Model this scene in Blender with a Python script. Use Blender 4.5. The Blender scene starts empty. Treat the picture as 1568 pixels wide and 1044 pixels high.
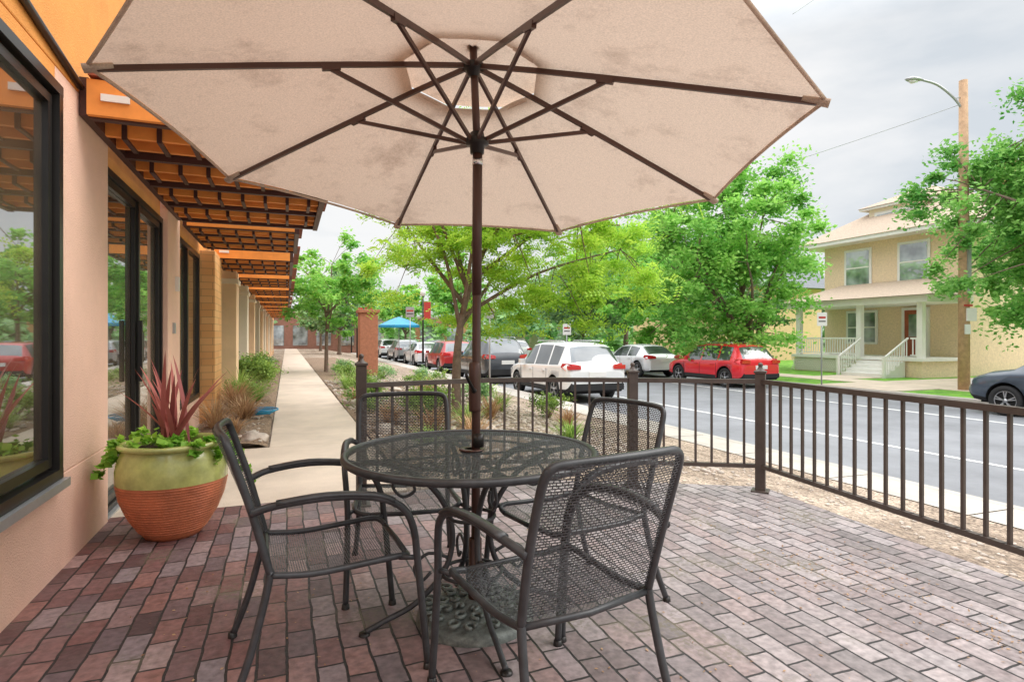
import bpy, math, random, bmesh
import numpy as np
from mathutils import Vector, Matrix, noise
random.seed(7)
rng = np.random.default_rng(7)
ANG = math.radians(21.2); CA, SA = math.cos(ANG), math.sin(ANG)
FPX = 889.0; CAMZ = 1.22
def B2W(bx, by, z=0): return Vector((bx*CA-by*SA, bx*SA+by*CA, z))
scene = bpy.context.scene
scene.view_settings.view_transform = 'Standard'
try: scene.view_settings.look = 'None'
except Exception: pass
scene.view_settings.exposure = 0
COL = scene.collection

# ------------------------------------------------------------------ materials
def newmat(name):
    m = bpy.data.materials.new(name); m.use_nodes = True
    nt = m.node_tree; b = nt.nodes['Principled BSDF']
    return m, nt, b
def M(name, col, rough=.6, metal=0, var=.12, scale=4, bump=0, bscale=60, spec=.5, coat=0, col2=None, detail=6):
    m, nt, b = newmat(name)
    b.inputs['Roughness'].default_value = rough
    b.inputs['Metallic'].default_value = metal
    b.inputs['Specular IOR Level'].default_value = spec
    b.inputs['Coat Weight'].default_value = coat
    tc = nt.nodes.new('ShaderNodeTexCoord')
    n = nt.nodes.new('ShaderNodeTexNoise'); n.inputs['Scale'].default_value = scale; n.inputs['Detail'].default_value = detail
    n.inputs['Roughness'].default_value = .65
    nt.links.new(tc.outputs['Object'], n.inputs['Vector'])
    r = nt.nodes.new('ShaderNodeValToRGB')
    r.color_ramp.elements[0].position = .3; r.color_ramp.elements[1].position = .7
    a = [max(0, x*(1-var)) for x in col]; c2 = col2 if col2 else [min(1, x*(1+var)) for x in col]
    r.color_ramp.elements[0].color = (*a, 1); r.color_ramp.elements[1].color = (*c2, 1)
    nt.links.new(n.outputs['Fac'], r.inputs['Fac'])
    nt.links.new(r.outputs['Color'], b.inputs['Base Color'])
    if bump:
        n2 = nt.nodes.new('ShaderNodeTexNoise'); n2.inputs['Scale'].default_value = bscale; n2.inputs['Detail'].default_value = 4
        nt.links.new(tc.outputs['Object'], n2.inputs['Vector'])
        bp = nt.nodes.new('ShaderNodeBump'); bp.inputs['Strength'].default_value = bump; bp.inputs['Distance'].default_value = .01
        nt.links.new(n2.outputs['Fac'], bp.inputs['Height']); nt.links.new(bp.outputs['Normal'], b.inputs['Normal'])
    return m
def leafmat(name, dark, light, trans=.35, rough=.5):
    m, nt, b = newmat(name)
    at = nt.nodes.new('ShaderNodeAttribute'); at.attribute_name = 'lv'
    r = nt.nodes.new('ShaderNodeValToRGB')
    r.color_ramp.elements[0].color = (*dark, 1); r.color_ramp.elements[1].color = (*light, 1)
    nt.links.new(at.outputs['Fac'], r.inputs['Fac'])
    nt.links.new(r.outputs['Color'], b.inputs['Base Color'])
    b.inputs['Roughness'].default_value = rough; b.inputs['Specular IOR Level'].default_value = .3
    t = nt.nodes.new('ShaderNodeBsdfTranslucent'); nt.links.new(r.outputs['Color'], t.inputs['Color'])
    mx = nt.nodes.new('ShaderNodeMixShader'); mx.inputs[0].default_value = trans
    nt.links.new(b.outputs[0], mx.inputs[1]); nt.links.new(t.outputs[0], mx.inputs[2])
    nt.links.new(mx.outputs[0], nt.nodes['Material Output'].inputs[0])
    return m
def meshmat(name, col, bw=.012, bh=.006, mortar=.0014, rough=.5, spec=.5):
    m, nt, b = newmat(name)
    b.inputs['Roughness'].default_value = rough; b.inputs['Specular IOR Level'].default_value = spec
    uv = nt.nodes.new('ShaderNodeTexCoord')
    n = nt.nodes.new('ShaderNodeTexNoise'); n.inputs['Scale'].default_value = 60; n.inputs['Detail'].default_value = 4; nt.links.new(uv.outputs['UV'], n.inputs['Vector'])
    r = nt.nodes.new('ShaderNodeValToRGB'); r.color_ramp.elements[0].position = .35; r.color_ramp.elements[1].position = .65
    r.color_ramp.elements[0].color = (*[x*.45 for x in col], 1); r.color_ramp.elements[1].color = (*[x*1.6 for x in col], 1)
    nt.links.new(n.outputs['Fac'], r.inputs['Fac']); nt.links.new(r.outputs['Color'], b.inputs['Base Color'])
    br = nt.nodes.new('ShaderNodeTexBrick')
    br.inputs['Scale'].default_value = 1; br.inputs['Brick Width'].default_value = bw; br.inputs['Row Height'].default_value = bh
    br.inputs['Mortar Size'].default_value = mortar; br.inputs['Mortar Smooth'].default_value = .1
    nt.links.new(uv.outputs['UV'], br.inputs['Vector'])
    t = nt.nodes.new('ShaderNodeBsdfTransparent')
    mx = nt.nodes.new('ShaderNodeMixShader')
    nt.links.new(br.outputs['Fac'], mx.inputs[0]); nt.links.new(t.outputs[0], mx.inputs[1]); nt.links.new(b.outputs[0], mx.inputs[2])
    nt.links.new(mx.outputs[0], nt.nodes['Material Output'].inputs[0])
    return m
def glassmat(name, col, refl=.35, rough=.02, hi=.9):
    m, nt, b = newmat(name)
    b.inputs['Roughness'].default_value = .3
    tc = nt.nodes.new('ShaderNodeTexCoord'); n = nt.nodes.new('ShaderNodeTexNoise'); n.inputs['Scale'].default_value = 1.3
    nt.links.new(tc.outputs['Object'], n.inputs['Vector'])
    r = nt.nodes.new('ShaderNodeValToRGB'); r.color_ramp.elements[0].color = (*[x*.4 for x in col], 1); r.color_ramp.elements[1].color = (*[x*1.8 for x in col], 1)
    r.color_ramp.elements[0].position = .35; r.color_ramp.elements[1].position = .65
    nt.links.new(n.outputs['Fac'], r.inputs['Fac']); nt.links.new(r.outputs['Color'], b.inputs['Base Color'])
    g = nt.nodes.new('ShaderNodeBsdfGlossy'); g.inputs['Roughness'].default_value = rough; g.inputs['Color'].default_value = (.92, .95, .97, 1)
    lw = nt.nodes.new('ShaderNodeLayerWeight'); lw.inputs['Blend'].default_value = refl
    mx = nt.nodes.new('ShaderNodeMixShader')
    mr = nt.nodes.new('ShaderNodeMapRange'); mr.inputs['To Min'].default_value = refl*.6; mr.inputs['To Max'].default_value = hi
    nt.links.new(lw.outputs['Fresnel'], mr.inputs['Value'])
    nt.links.new(mr.outputs[0], mx.inputs[0]); nt.links.new(b.outputs[0], mx.inputs[1]); nt.links.new(g.outputs[0], mx.inputs[2])
    nt.links.new(mx.outputs[0], nt.nodes['Material Output'].inputs[0])
    return m

m_pink = M('stucco_pink', (.90, .575, .44), .85, var=.09, scale=1.6, bump=.7, bscale=120)
m_orange = M('stucco_orange', (.82, .34, .08), .85, var=.12, scale=2, bump=.5, bscale=140)
m_tan = M('stucco_tan', (.88, .60, .37), .85, var=.06, bump=.3)
m_cream = M('trim_cream', (.84, .72, .56), .7, var=.05)
m_redbrn = M('awning_steel', (.065, .022, .017), .5, var=.2)
m_slat = M('awning_slat', (.30, .075, .035), .7, var=.3)
m_wood = M('awning_wood_orange', (.88, .31, .06), .6, var=.18, scale=3)
m_black = M('frame_dark', (.025, .022, .02), .35, metal=.3, var=.2)
m_iron = M('wrought_iron', (.052, .054, .058), .38, metal=.1, var=.35, scale=14)
m_fence = M('fence_bronze', (.080, .060, .050), .45, metal=.1, var=.25, scale=8)
m_pole = M('umbrella_pole_bronze', (.085, .042, .032), .33, metal=.2, var=.15)
m_glass = glassmat('window_glass', (.09, .06, .035), .5)
m_glassh = glassmat('house_glass', (.24, .27, .28), .3)
m_conc = M('concrete_walk', (.62, .51, .41), .9, var=.15, scale=1.5, bump=.2, bscale=90)
m_conc2 = M('concrete_curb', (.48, .44, .39), .9, var=.15, scale=2, bump=.2)
m_asph = M('asphalt', (.22, .225, .24), .9, var=.2, scale=.8, bump=.4, bscale=80)
m_line = M('road_paint', (.72, .72, .70), .7, var=.15, scale=8)
m_mulch = M('mulch', (.12, .065, .04), .95, var=.6, scale=28, bump=1, bscale=60, col2=(.42, .29, .19))
m_bark = M('bark', (.20, .14, .105), .9, var=.35, scale=14, bump=.6, bscale=40)
m_polew = M('pole_wood', (.50, .32, .19), .85, var=.25, scale=6)
m_white = M('white_paint', (.80, .78, .75), .6, var=.04)
m_hbrick = M('house_brick_buff', (.80, .62, .43), .85, var=.14, scale=12, bump=.3)
m_roof = M('roof_shingle', (.50, .39, .30), .9, var=.22, scale=14, bump=.4)
m_groof = M('roof_grey', (.20, .21, .23), .9, var=.2, scale=8)
m_rubber = M('rubber', (.018, .018, .019), .8, var=.2)
m_alloy = M('alloy', (.45, .46, .48), .3, metal=.8, var=.05)
m_dark = M('underbody', (.008, .008, .008), .9, var=.1)
m_chrome = M('chrome', (.7, .7, .72), .15, metal=1, var=.02)
m_red = M('lamp_red', (.55, .012, .012), .15, var=.05, coat=.6)
m_amber = M('lamp_clear', (.75, .75, .72), .1, var=.05, coat=.8)
m_terra = M('terracotta', (.55, .17, .075), .42, var=.28, scale=6, bump=.3, bscale=40)
m_glaze = M('glaze_green', (.46, .48, .15), .25, var=.28, scale=9, coat=.5)
m_soil = M('soil', (.05, .03, .02), 1, var=.4, scale=40, bump=1)
m_rock = M('rock', (.48, .41, .35), .9, var=.35, scale=10, bump=.5, bscale=20)
m_hose = M('hose_blue', (.02, .28, .5), .4, var=.1)
m_brickp = M('brick_pillar', (.42, .17, .10), .85, var=.2, scale=14)
m_shopA = M('shop_stucco', (.55, .28, .14), .85, var=.15)
m_shopB = M('shop_brick', (.30, .15, .11), .85, var=.15)
m_shopC = M('shop_buff', (.42, .36, .28), .85, var=.15)
m_castiron = M('cast_iron', (.17, .19, .175), .5, metal=.2, var=.5, scale=30, bump=.3)
m_steel = M('galvanised', (.45, .46, .47), .45, metal=.6, var=.1)
m_signred = M('sign_red', (.5, .05, .04), .6, var=.05)

def groundmat():
    m, nt, b = newmat('ground_mix'); L = nt.links.new
    b.inputs['Roughness'].default_value = .95
    tc = nt.nodes.new('ShaderNodeTexCoord')
    sep = nt.nodes.new('ShaderNodeSeparateXYZ'); L(tc.outputs['Object'], sep.inputs[0])
    v = nt.nodes.new('ShaderNodeTexVoronoi'); v.inputs['Scale'].default_value = 42; L(tc.outputs['Object'], v.inputs['Vector'])
    n = nt.nodes.new('ShaderNodeTexNoise'); n.inputs['Scale'].default_value = 1.3; n.inputs['Detail'].default_value = 10; n.inputs['Roughness'].default_value = .7; L(tc.outputs['Object'], n.inputs['Vector'])
    r = nt.nodes.new('ShaderNodeValToRGB'); r.color_ramp.elements[0].color = (.20, .145, .105, 1); r.color_ramp.elements[1].color = (.47, .37, .285, 1)
    r.color_ramp.elements[0].position = .38; r.color_ramp.elements[1].position = .62
    L(n.outputs['Fac'], r.inputs['Fac'])
    sv = nt.nodes.new('ShaderNodeSeparateColor'); L(v.outputs['Color'], sv.inputs[0])
    mg = nt.nodes.new('ShaderNodeMapRange'); mg.inputs['To Min'].default_value = .55; mg.inputs['To Max'].default_value = 1.5; L(sv.outputs[0], mg.inputs[0])
    sc = nt.nodes.new('ShaderNodeVectorMath'); sc.operation = 'SCALE'; L(r.outputs[0], sc.inputs[0]); L(mg.outputs[0], sc.inputs['Scale'])
    n2 = nt.nodes.new('ShaderNodeTexNoise'); n2.inputs['Scale'].default_value = 3; n2.inputs['Detail'].default_value = 10; L(tc.outputs['Object'], n2.inputs['Vector'])
    r2 = nt.nodes.new('ShaderNodeValToRGB'); r2.color_ramp.elements[0].color = (.07, .22, .02, 1); r2.color_ramp.elements[1].color = (.26, .52, .06, 1)
    r2.color_ramp.elements[0].position = .3; r2.color_ramp.elements[1].position = .7
    L(n2.outputs['Fac'], r2.inputs['Fac'])
    gt = nt.nodes.new('ShaderNodeMath'); gt.operation = 'GREATER_THAN'; gt.inputs[1].default_value = 17.1
    L(sep.outputs[0], gt.inputs[0])
    m2 = nt.nodes.new('ShaderNodeMix'); m2.data_type = 'RGBA'
    L(gt.outputs[0], m2.inputs[0]); L(sc.outputs[0], m2.inputs[6]); L(r2.outputs[0], m2.inputs[7])
    L(m2.outputs[2], b.inputs['Base Color'])
    bp = nt.nodes.new('ShaderNodeBump'); bp.inputs['Strength'].default_value = .8; bp.inputs['Distance'].default_value = .02
    L(v.outputs['Distance'], bp.inputs['Height']); L(bp.outputs[0], b.inputs['Normal'])
    return m
def pavermat():
    m, nt, b = newmat('brick_pavers')
    L = nt.links.new
    tc = nt.nodes.new('ShaderNodeTexCoord')
    sep = nt.nodes.new('ShaderNodeSeparateXYZ'); L(tc.outputs['Object'], sep.inputs[0])
    nw = nt.nodes.new('ShaderNodeTexNoise'); nw.inputs['Scale'].default_value = 7; nw.inputs['Detail'].default_value = 3; L(tc.outputs['Object'], nw.inputs['Vector'])
    sb = nt.nodes.new('ShaderNodeVectorMath'); sb.operation = 'SUBTRACT'; sb.inputs[1].default_value = (.5, .5, .5); L(nw.outputs['Color'], sb.inputs[0])
    sc = nt.nodes.new('ShaderNodeVectorMath'); sc.operation = 'SCALE'; sc.inputs['Scale'].default_value = .022; L(sb.outputs[0], sc.inputs[0])
    cb = nt.nodes.new('ShaderNodeCombineXYZ'); L(sep.outputs[1], cb.inputs[0]); L(sep.outputs[0], cb.inputs[1])
    ad = nt.nodes.new('ShaderNodeVectorMath'); ad.operation = 'ADD'; L(cb.outputs[0], ad.inputs[0]); L(sc.outputs[0], ad.inputs[1])
    br = nt.nodes.new('ShaderNodeTexBrick'); br.inputs['Scale'].default_value = 1
    br.inputs['Brick Width'].default_value = .205; br.inputs['Row Height'].default_value = .102
    br.inputs['Mortar Size'].default_value = .0055; br.inputs['Mortar Smooth'].default_value = .3; br.inputs['Bias'].default_value = 0
    br.inputs['Color1'].default_value = (0, 0, 0, 1); br.inputs['Color2'].default_value = (1, 1, 1, 1); br.inputs['Mortar'].default_value = (.5, .5, .5, 1)
    L(ad.outputs[0], br.inputs['Vector'])
    r = nt.nodes.new('ShaderNodeValToRGB'); e = r.color_ramp.elements
    e[0].position = 0; e[0].color = (.10, .058, .062, 1); e[1].position = 1; e[1].color = (.31, .20, .185, 1)
    for p, c in ((.22, (.23, .095, .085)), (.42, (.145, .10, .11)), (.62, (.27, .12, .10)), (.82, (.20, .155, .165))):
        k = e.new(p); k.color = (*c, 1)
    L(br.outputs['Color'], r.inputs['Fac'])
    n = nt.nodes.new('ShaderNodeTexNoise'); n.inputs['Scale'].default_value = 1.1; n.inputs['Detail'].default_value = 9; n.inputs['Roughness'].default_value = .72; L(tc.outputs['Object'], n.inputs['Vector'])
    mr = nt.nodes.new('ShaderNodeMapRange'); mr.inputs['From Min'].default_value = -.3; mr.inputs['From Max'].default_value = 2.0; mr.inputs['To Min'].default_value = -.2; mr.inputs['To Max'].default_value = .5; L(sep.outputs[0], mr.inputs[0])  # greyer away from the building: weathering plus sky sheen put into the colour
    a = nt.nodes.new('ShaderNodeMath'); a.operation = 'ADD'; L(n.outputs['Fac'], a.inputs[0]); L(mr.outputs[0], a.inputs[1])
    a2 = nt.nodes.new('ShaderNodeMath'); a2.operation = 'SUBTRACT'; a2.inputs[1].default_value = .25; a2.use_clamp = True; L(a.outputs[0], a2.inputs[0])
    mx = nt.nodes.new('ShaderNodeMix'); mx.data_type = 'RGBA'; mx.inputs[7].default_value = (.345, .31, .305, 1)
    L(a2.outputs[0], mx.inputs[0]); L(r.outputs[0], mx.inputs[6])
    n3 = nt.nodes.new('ShaderNodeTexNoise'); n3.inputs['Scale'].default_value = 30; n3.inputs['Detail'].default_value = 6; L(tc.outputs['Object'], n3.inputs['Vector'])
    mg = nt.nodes.new('ShaderNodeMapRange'); mg.inputs['From Min'].default_value = .3; mg.inputs['From Max'].default_value = .7; mg.inputs['To Min'].default_value = .68; mg.inputs['To Max'].default_value = 1.32; L(n3.outputs['Fac'], mg.inputs[0])
    mb_ = nt.nodes.new('ShaderNodeMapRange'); mb_.inputs['To Min'].default_value = .78; mb_.inputs['To Max'].default_value = 1.18; L(br.outputs['Color'], mb_.inputs[0])
    mu = nt.nodes.new('ShaderNodeMath'); mu.operation = 'MULTIPLY'; L(mg.outputs[0], mu.inputs[0]); L(mb_.outputs[0], mu.inputs[1])
    mm = nt.nodes.new('ShaderNodeVectorMath'); mm.operation = 'SCALE'; L(mx.outputs[2], mm.inputs[0]); L(mu.outputs[0], mm.inputs['Scale'])
    n4 = nt.nodes.new('ShaderNodeTexNoise'); n4.inputs['Scale'].default_value = 2.2; n4.inputs['Detail'].default_value = 7; L(tc.outputs['Object'], n4.inputs['Vector'])
    rj = nt.nodes.new('ShaderNodeValToRGB'); rj.color_ramp.elements[0].color = (.028, .024, .024, 1); rj.color_ramp.elements[1].color = (.26, .22, .14, 1)
    rj.color_ramp.elements[0].position = .56; rj.color_ramp.elements[1].position = .75; L(n4.outputs['Fac'], rj.inputs['Fac'])
    ms = nt.nodes.new('ShaderNodeMapRange'); ms.inputs['From Min'].default_value = .56; ms.inputs['From Max'].default_value = .68; ms.inputs['To Max'].default_value = .7; L(n4.outputs['Fac'], ms.inputs[0])
    n5 = nt.nodes.new('ShaderNodeTexNoise'); n5.inputs['Scale'].default_value = 45; n5.inputs['Detail'].default_value = 3; L(tc.outputs['Object'], n5.inputs['Vector'])
    m5 = nt.nodes.new('ShaderNodeMapRange'); m5.inputs['From Min'].default_value = .48; m5.inputs['From Max'].default_value = .56; L(n5.outputs['Fac'], m5.inputs[0])
    mp5 = nt.nodes.new('ShaderNodeMath'); mp5.operation = 'MULTIPLY'; L(ms.outputs[0], mp5.inputs[0]); L(m5.outputs[0], mp5.inputs[1])
    mo = nt.nodes.new('ShaderNodeMix'); mo.data_type = 'RGBA'; mo.inputs[7].default_value = (.17, .145, .095, 1); L(mp5.outputs[0], mo.inputs[0]); L(mm.outputs[0], mo.inputs[6])
    mj = nt.nodes.new('ShaderNodeMix'); mj.data_type = 'RGBA'; L(br.outputs['Fac'], mj.inputs[0]); L(mo.outputs[2], mj.inputs[6]); L(rj.outputs[0], mj.inputs[7])
    L(mj.outputs[2], b.inputs['Base Color'])
    rr = nt.nodes.new('ShaderNodeMapRange'); rr.inputs['To Min'].default_value = .40; rr.inputs['To Max'].default_value = .72; L(n3.outputs['Fac'], rr.inputs[0]); L(rr.outputs[0], b.inputs['Roughness'])
    inv = nt.nodes.new('ShaderNodeMath'); inv.operation = 'SUBTRACT'; inv.inputs[0].default_value = 1; L(br.outputs['Fac'], inv.inputs[1])
    hh = nt.nodes.new('ShaderNodeMath'); hh.operation = 'MULTIPLY_ADD'; hh.inputs[1].default_value = .4; L(n3.outputs['Fac'], hh.inputs[0]); L(inv.outputs[0], hh.inputs[2])
    hb = nt.nodes.new('ShaderNodeMath'); hb.operation = 'MULTIPLY_ADD'; hb.inputs[1].default_value = .35; L(br.outputs['Color'], hb.inputs[0]); L(hh.outputs[0], hb.inputs[2])
    bp = nt.nodes.new('ShaderNodeBump'); bp.inputs['Strength'].default_value = 1; bp.inputs['Distance'].default_value = .008
    L(hb.outputs[0], bp.inputs['Height']); L(bp.outputs[0], b.inputs['Normal'])
    return m
def tilemat():
    m, nt, b = newmat('tan_tile')
    tc = nt.nodes.new('ShaderNodeTexCoord'); sep = nt.nodes.new('ShaderNodeSeparateXYZ'); nt.links.new(tc.outputs['Object'], sep.inputs[0])
    ad = nt.nodes.new('ShaderNodeMath'); ad.operation = 'ADD'; nt.links.new(sep.outputs[0], ad.inputs[0]); nt.links.new(sep.outputs[1], ad.inputs[1])
    cb = nt.nodes.new('ShaderNodeCombineXYZ'); nt.links.new(ad.outputs[0], cb.inputs[0]); nt.links.new(sep.outputs[2], cb.inputs[1])
    br = nt.nodes.new('ShaderNodeTexBrick'); br.inputs['Scale'].default_value = 1; br.inputs['Brick Width'].default_value = .3; br.inputs['Row Height'].default_value = .1; br.inputs['Mortar Size'].default_value = .004
    br.inputs['Color1'].default_value = (.78, .38, .14, 1); br.inputs['Color2'].default_value = (.86, .48, .20, 1); br.inputs['Mortar'].default_value = (.5, .26, .11, 1)
    nt.links.new(cb.outputs[0], br.inputs['Vector']); nt.links.new(br.outputs['Color'], b.inputs['Base Color']); b.inputs['Roughness'].default_value = .7
    return m
def canopymat():
    m, nt, b = newmat('canopy_fabric'); L = nt.links.new
    tc = nt.nodes.new('ShaderNodeTexCoord')
    n = nt.nodes.new('ShaderNodeTexNoise'); n.inputs['Scale'].default_value = 3.2; n.inputs['Detail'].default_value = 10; n.inputs['Roughness'].default_value = .75; L(tc.outputs['Object'], n.inputs['Vector'])
    r = nt.nodes.new('ShaderNodeValToRGB'); r.color_ramp.elements[0].color = (.46, .34, .265, 1); r.color_ramp.elements[1].color = (.72, .575, .465, 1)
    r.color_ramp.elements[0].position = .27; r.color_ramp.elements[1].position = .48; L(n.outputs['Fac'], r.inputs['Fac'])
    w = nt.nodes.new('ShaderNodeTexNoise'); w.inputs['Scale'].default_value = 170; w.inputs['Detail'].default_value = 3; L(tc.outputs['Object'], w.inputs['Vector'])
    mg = nt.nodes.new('ShaderNodeMapRange'); mg.inputs['From Min'].default_value = .35; mg.inputs['From Max'].default_value = .65; mg.inputs['To Min'].default_value = .88; mg.inputs['To Max'].default_value = 1.09; L(w.outputs['Fac'], mg.inputs[0])
    sc = nt.nodes.new('ShaderNodeVectorMath'); sc.operation = 'SCALE'; L(r.outputs[0], sc.inputs[0]); L(mg.outputs[0], sc.inputs['Scale'])
    L(sc.outputs[0], b.inputs['Base Color']); b.inputs['Roughness'].default_value = .9; b.inputs['Specular IOR Level'].default_value = .1
    t = nt.nodes.new('ShaderNodeBsdfTranslucent'); L(sc.outputs[0], t.inputs['Color'])
    bp = nt.nodes.new('ShaderNodeBump'); bp.inputs['Strength'].default_value = .35; bp.inputs['Distance'].default_value = .004; L(w.outputs['Fac'], bp.inputs['Height']); L(bp.outputs[0], b.inputs['Normal']); L(bp.outputs[0], t.inputs['Normal'])
    mx = nt.nodes.new('ShaderNodeMixShader'); mx.inputs[0].default_value = .30; L(b.outputs[0], mx.inputs[1]); L(t.outputs[0], mx.inputs[2])
    L(mx.outputs[0], nt.nodes['Material Output'].inputs[0])
    return m
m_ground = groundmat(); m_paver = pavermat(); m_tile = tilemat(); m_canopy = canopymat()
m_mesh = meshmat('expanded_mesh', (.065, .068, .073), .017, .0085, .0020)
m_meshT = meshmat('table_mesh', (.060, .067, .070), .022, .011, .0036, rough=.7, spec=.25)
lf_locust = leafmat('leaf_locust', (.22, .46, .03), (.68, .92, .13), .5)
lf_ash = leafmat('leaf_ash', (.12, .40, .06), (.52, .86, .20), .45)
lf_right = leafmat('leaf_elm', (.09, .32, .06), (.44, .76, .20), .45)
lf_far = leafmat('leaf_far', (.12, .27, .11), (.40, .62, .26), .3)
lf_shrub = leafmat('leaf_shrub', (.09, .20, .04), (.44, .60, .13), .3)
lf_vine = leafmat('leaf_vine', (.12, .36, .03), (.46, .74, .10), .4)
lf_dry = leafmat('leaf_dry', (.34, .18, .09), (.68, .46, .26), .3)
lf_burg = leafmat('leaf_burgundy', (.18, .035, .04), (.58, .19, .16), .3)
lf_grass = leafmat('leaf_grass', (.14, .32, .05), (.48, .62, .17), .35)

# ------------------------------------------------------------------ mesh builder
class MB:
    def __init__(s): s.v = []; s.f = []; s.mi = []; s.sm = []; s.mats = []
    def m(s, mat):
        if mat not in s.mats: s.mats.append(mat)
        return s.mats.index(mat)
    def add(s, vs, fs, mat, smooth=False):
        o = len(s.v); s.v += [tuple(v) for v in vs]; k = s.m(mat)
        for f in fs: s.f.append([o+i for i in f]); s.mi.append(k); s.sm.append(smooth)
    def box(s, x0, x1, y0, y1, z0, z1, mat):
        vs = [(x0,y0,z0),(x1,y0,z0),(x1,y1,z0),(x0,y1,z0),(x0,y0,z1),(x1,y0,z1),(x1,y1,z1),(x0,y1,z1)]
        s.add(vs, [(0,3,2,1),(4,5,6,7),(0,1,5,4),(1,2,6,5),(2,3,7,6),(3,0,4,7)], mat)
    def bar(s, a, b, w, h, mat):
        a = Vector(a); b = Vector(b); d = (b-a).normalized(); up = Vector((0,0,1))
        if abs(d.z) > .98: up = Vector((1,0,0))
        x = d.cross(up).normalized(); y = x.cross(d)
        vs = []
        for p in (a, b):
            for i, j in ((-1,-1),(1,-1),(1,1),(-1,1)): vs.append(p+x*i*w/2+y*j*h/2)
        s.add(vs, [(0,1,2,3),(7,6,5,4),(0,4,5,1),(1,5,6,2),(2,6,7,3),(3,7,4,0)], mat)
    def tube(s, path, r, mat, n=8, closed=False, flat=1.0):
        P = [Vector(p) for p in path]; N = len(P)
        R = r if isinstance(r, (list, tuple)) else [r]*N
        prev = None; vs = []
        for i in range(N):
            if closed: t = (P[(i+1) % N]-P[i-1])
            else: t = P[min(i+1, N-1)]-P[max(i-1, 0)]
            if t.length < 1e-9: t = Vector((0,0,1))
            t.normalize()
            if prev is None:
                up = Vector((0,0,1)) if abs(t.z) < .9 else Vector((1,0,0))
                x = t.cross(up).normalized()
            else:
                x = prev - t*prev.dot(t)
                if x.length < 1e-6: x = t.orthogonal()
                x.normalize()
            prev = x; y = t.cross(x)
            for k in range(n):
                a = 2*math.pi*k/n; vs.append(P[i]+x*math.cos(a)*R[i]+y*math.sin(a)*R[i]*flat)
        fs = []
        for i in range(N if closed else N-1):
            j = (i+1) % N
            for k in range(n):
                fs.append((i*n+k, i*n+(k+1) % n, j*n+(k+1) % n, j*n+k))
        if not closed: fs.append(tuple(range(n-1, -1, -1))); fs.append(tuple((N-1)*n+k for k in range(n)))
        s.add(vs, fs, mat, True)
    def lathe(s, prof, mat, c=(0,0,0), n=32, smooth=True):
        vs = []; fs = []
        for r, z in prof:
            for k in range(n):
                a = 2*math.pi*k/n; vs.append((c[0]+r*math.cos(a), c[1]+r*math.sin(a), c[2]+z))
        for i in range(len(prof)-1):
            for k in range(n): fs.append((i*n+k, i*n+(k+1) % n, (i+1)*n+(k+1) % n, (i+1)*n+k))
        s.add(vs, fs, mat, smooth)
    def prism(s, poly, z0, z1, mat):
        n = len(poly); vs = [(p[0],p[1],z0) for p in poly]+[(p[0],p[1],z1) for p in poly]
        fs = [tuple(range(n-1,-1,-1)), tuple(range(n,2*n))]+[(i,(i+1)%n,n+(i+1)%n,n+i) for i in range(n)]
        s.add(vs, fs, mat)
    def obj(s, name, parent=None, bevel=0, frame=None, loc=None):
        me = bpy.data.meshes.new(name); me.from_pydata(s.v, [], s.f)
        for m in s.mats: me.materials.append(m)
        me.polygons.foreach_set('material_index', s.mi); me.polygons.foreach_set('use_smooth', s.sm); me.update()
        o = bpy.data.objects.new(name, me); COL.objects.link(o)
        if parent: o.parent = parent
        if frame == 'B': o.rotation_euler[2] = ANG
        if loc: o.location = loc
        if bevel:
            b = o.modifiers.new('bev', 'BEVEL'); b.width = bevel; b.segments = 2; b.limit_method = 'ANGLE'
        return o
def empty(name, loc=(0,0,0), rot=0):
    o = bpy.data.objects.new(name, None); COL.objects.link(o); o.location = loc; o.rotation_euler[2] = rot; o.empty_display_size = .2
    return o
def smooth_path(pts, n=6, closed=False):
    P = [Vector(p) for p in pts]; out = []; N = len(P)
    for i in range(N if closed else N-1):
        if closed: p0, p1, p2, p3 = P[i-1], P[i], P[(i+1)%N], P[(i+2)%N]
        else: p0, p1, p2, p3 = P[max(i-1,0)], P[i], P[i+1], P[min(i+2,N-1)]
        for k in range(n):
            t = k/n
            out.append(.5*((2*p1)+(-p0+p2)*t+(2*p0-5*p1+4*p2-p3)*t*t+(-p0+3*p1-3*p2+p3)*t**3))
    if not closed: out.append(P[-1])
    return out
def grid_mesh(name, fn, nu, nv, mat, parent, smooth=True):
    vs = []; uv = []
    for i in range(nu+1):
        for j in range(nv+1):
            p, q = fn(i/nu, j/nv); vs.append(p); uv.append(q)
    fs = [(i*(nv+1)+j, (i+1)*(nv+1)+j, (i+1)*(nv+1)+j+1, i*(nv+1)+j+1) for i in range(nu) for j in range(nv)]
    me = bpy.data.meshes.new(name); me.from_pydata(vs, [], fs); me.materials.append(mat)
    ul = me.uv_layers.new(name='UVMap')
    for l in me.loops: ul.data[l.index].uv = uv[l.vertex_index]
    for p in me.polygons: p.use_smooth = smooth
    o = bpy.data.objects.new(name, me); COL.objects.link(o); o.parent = parent
    return o
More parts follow.
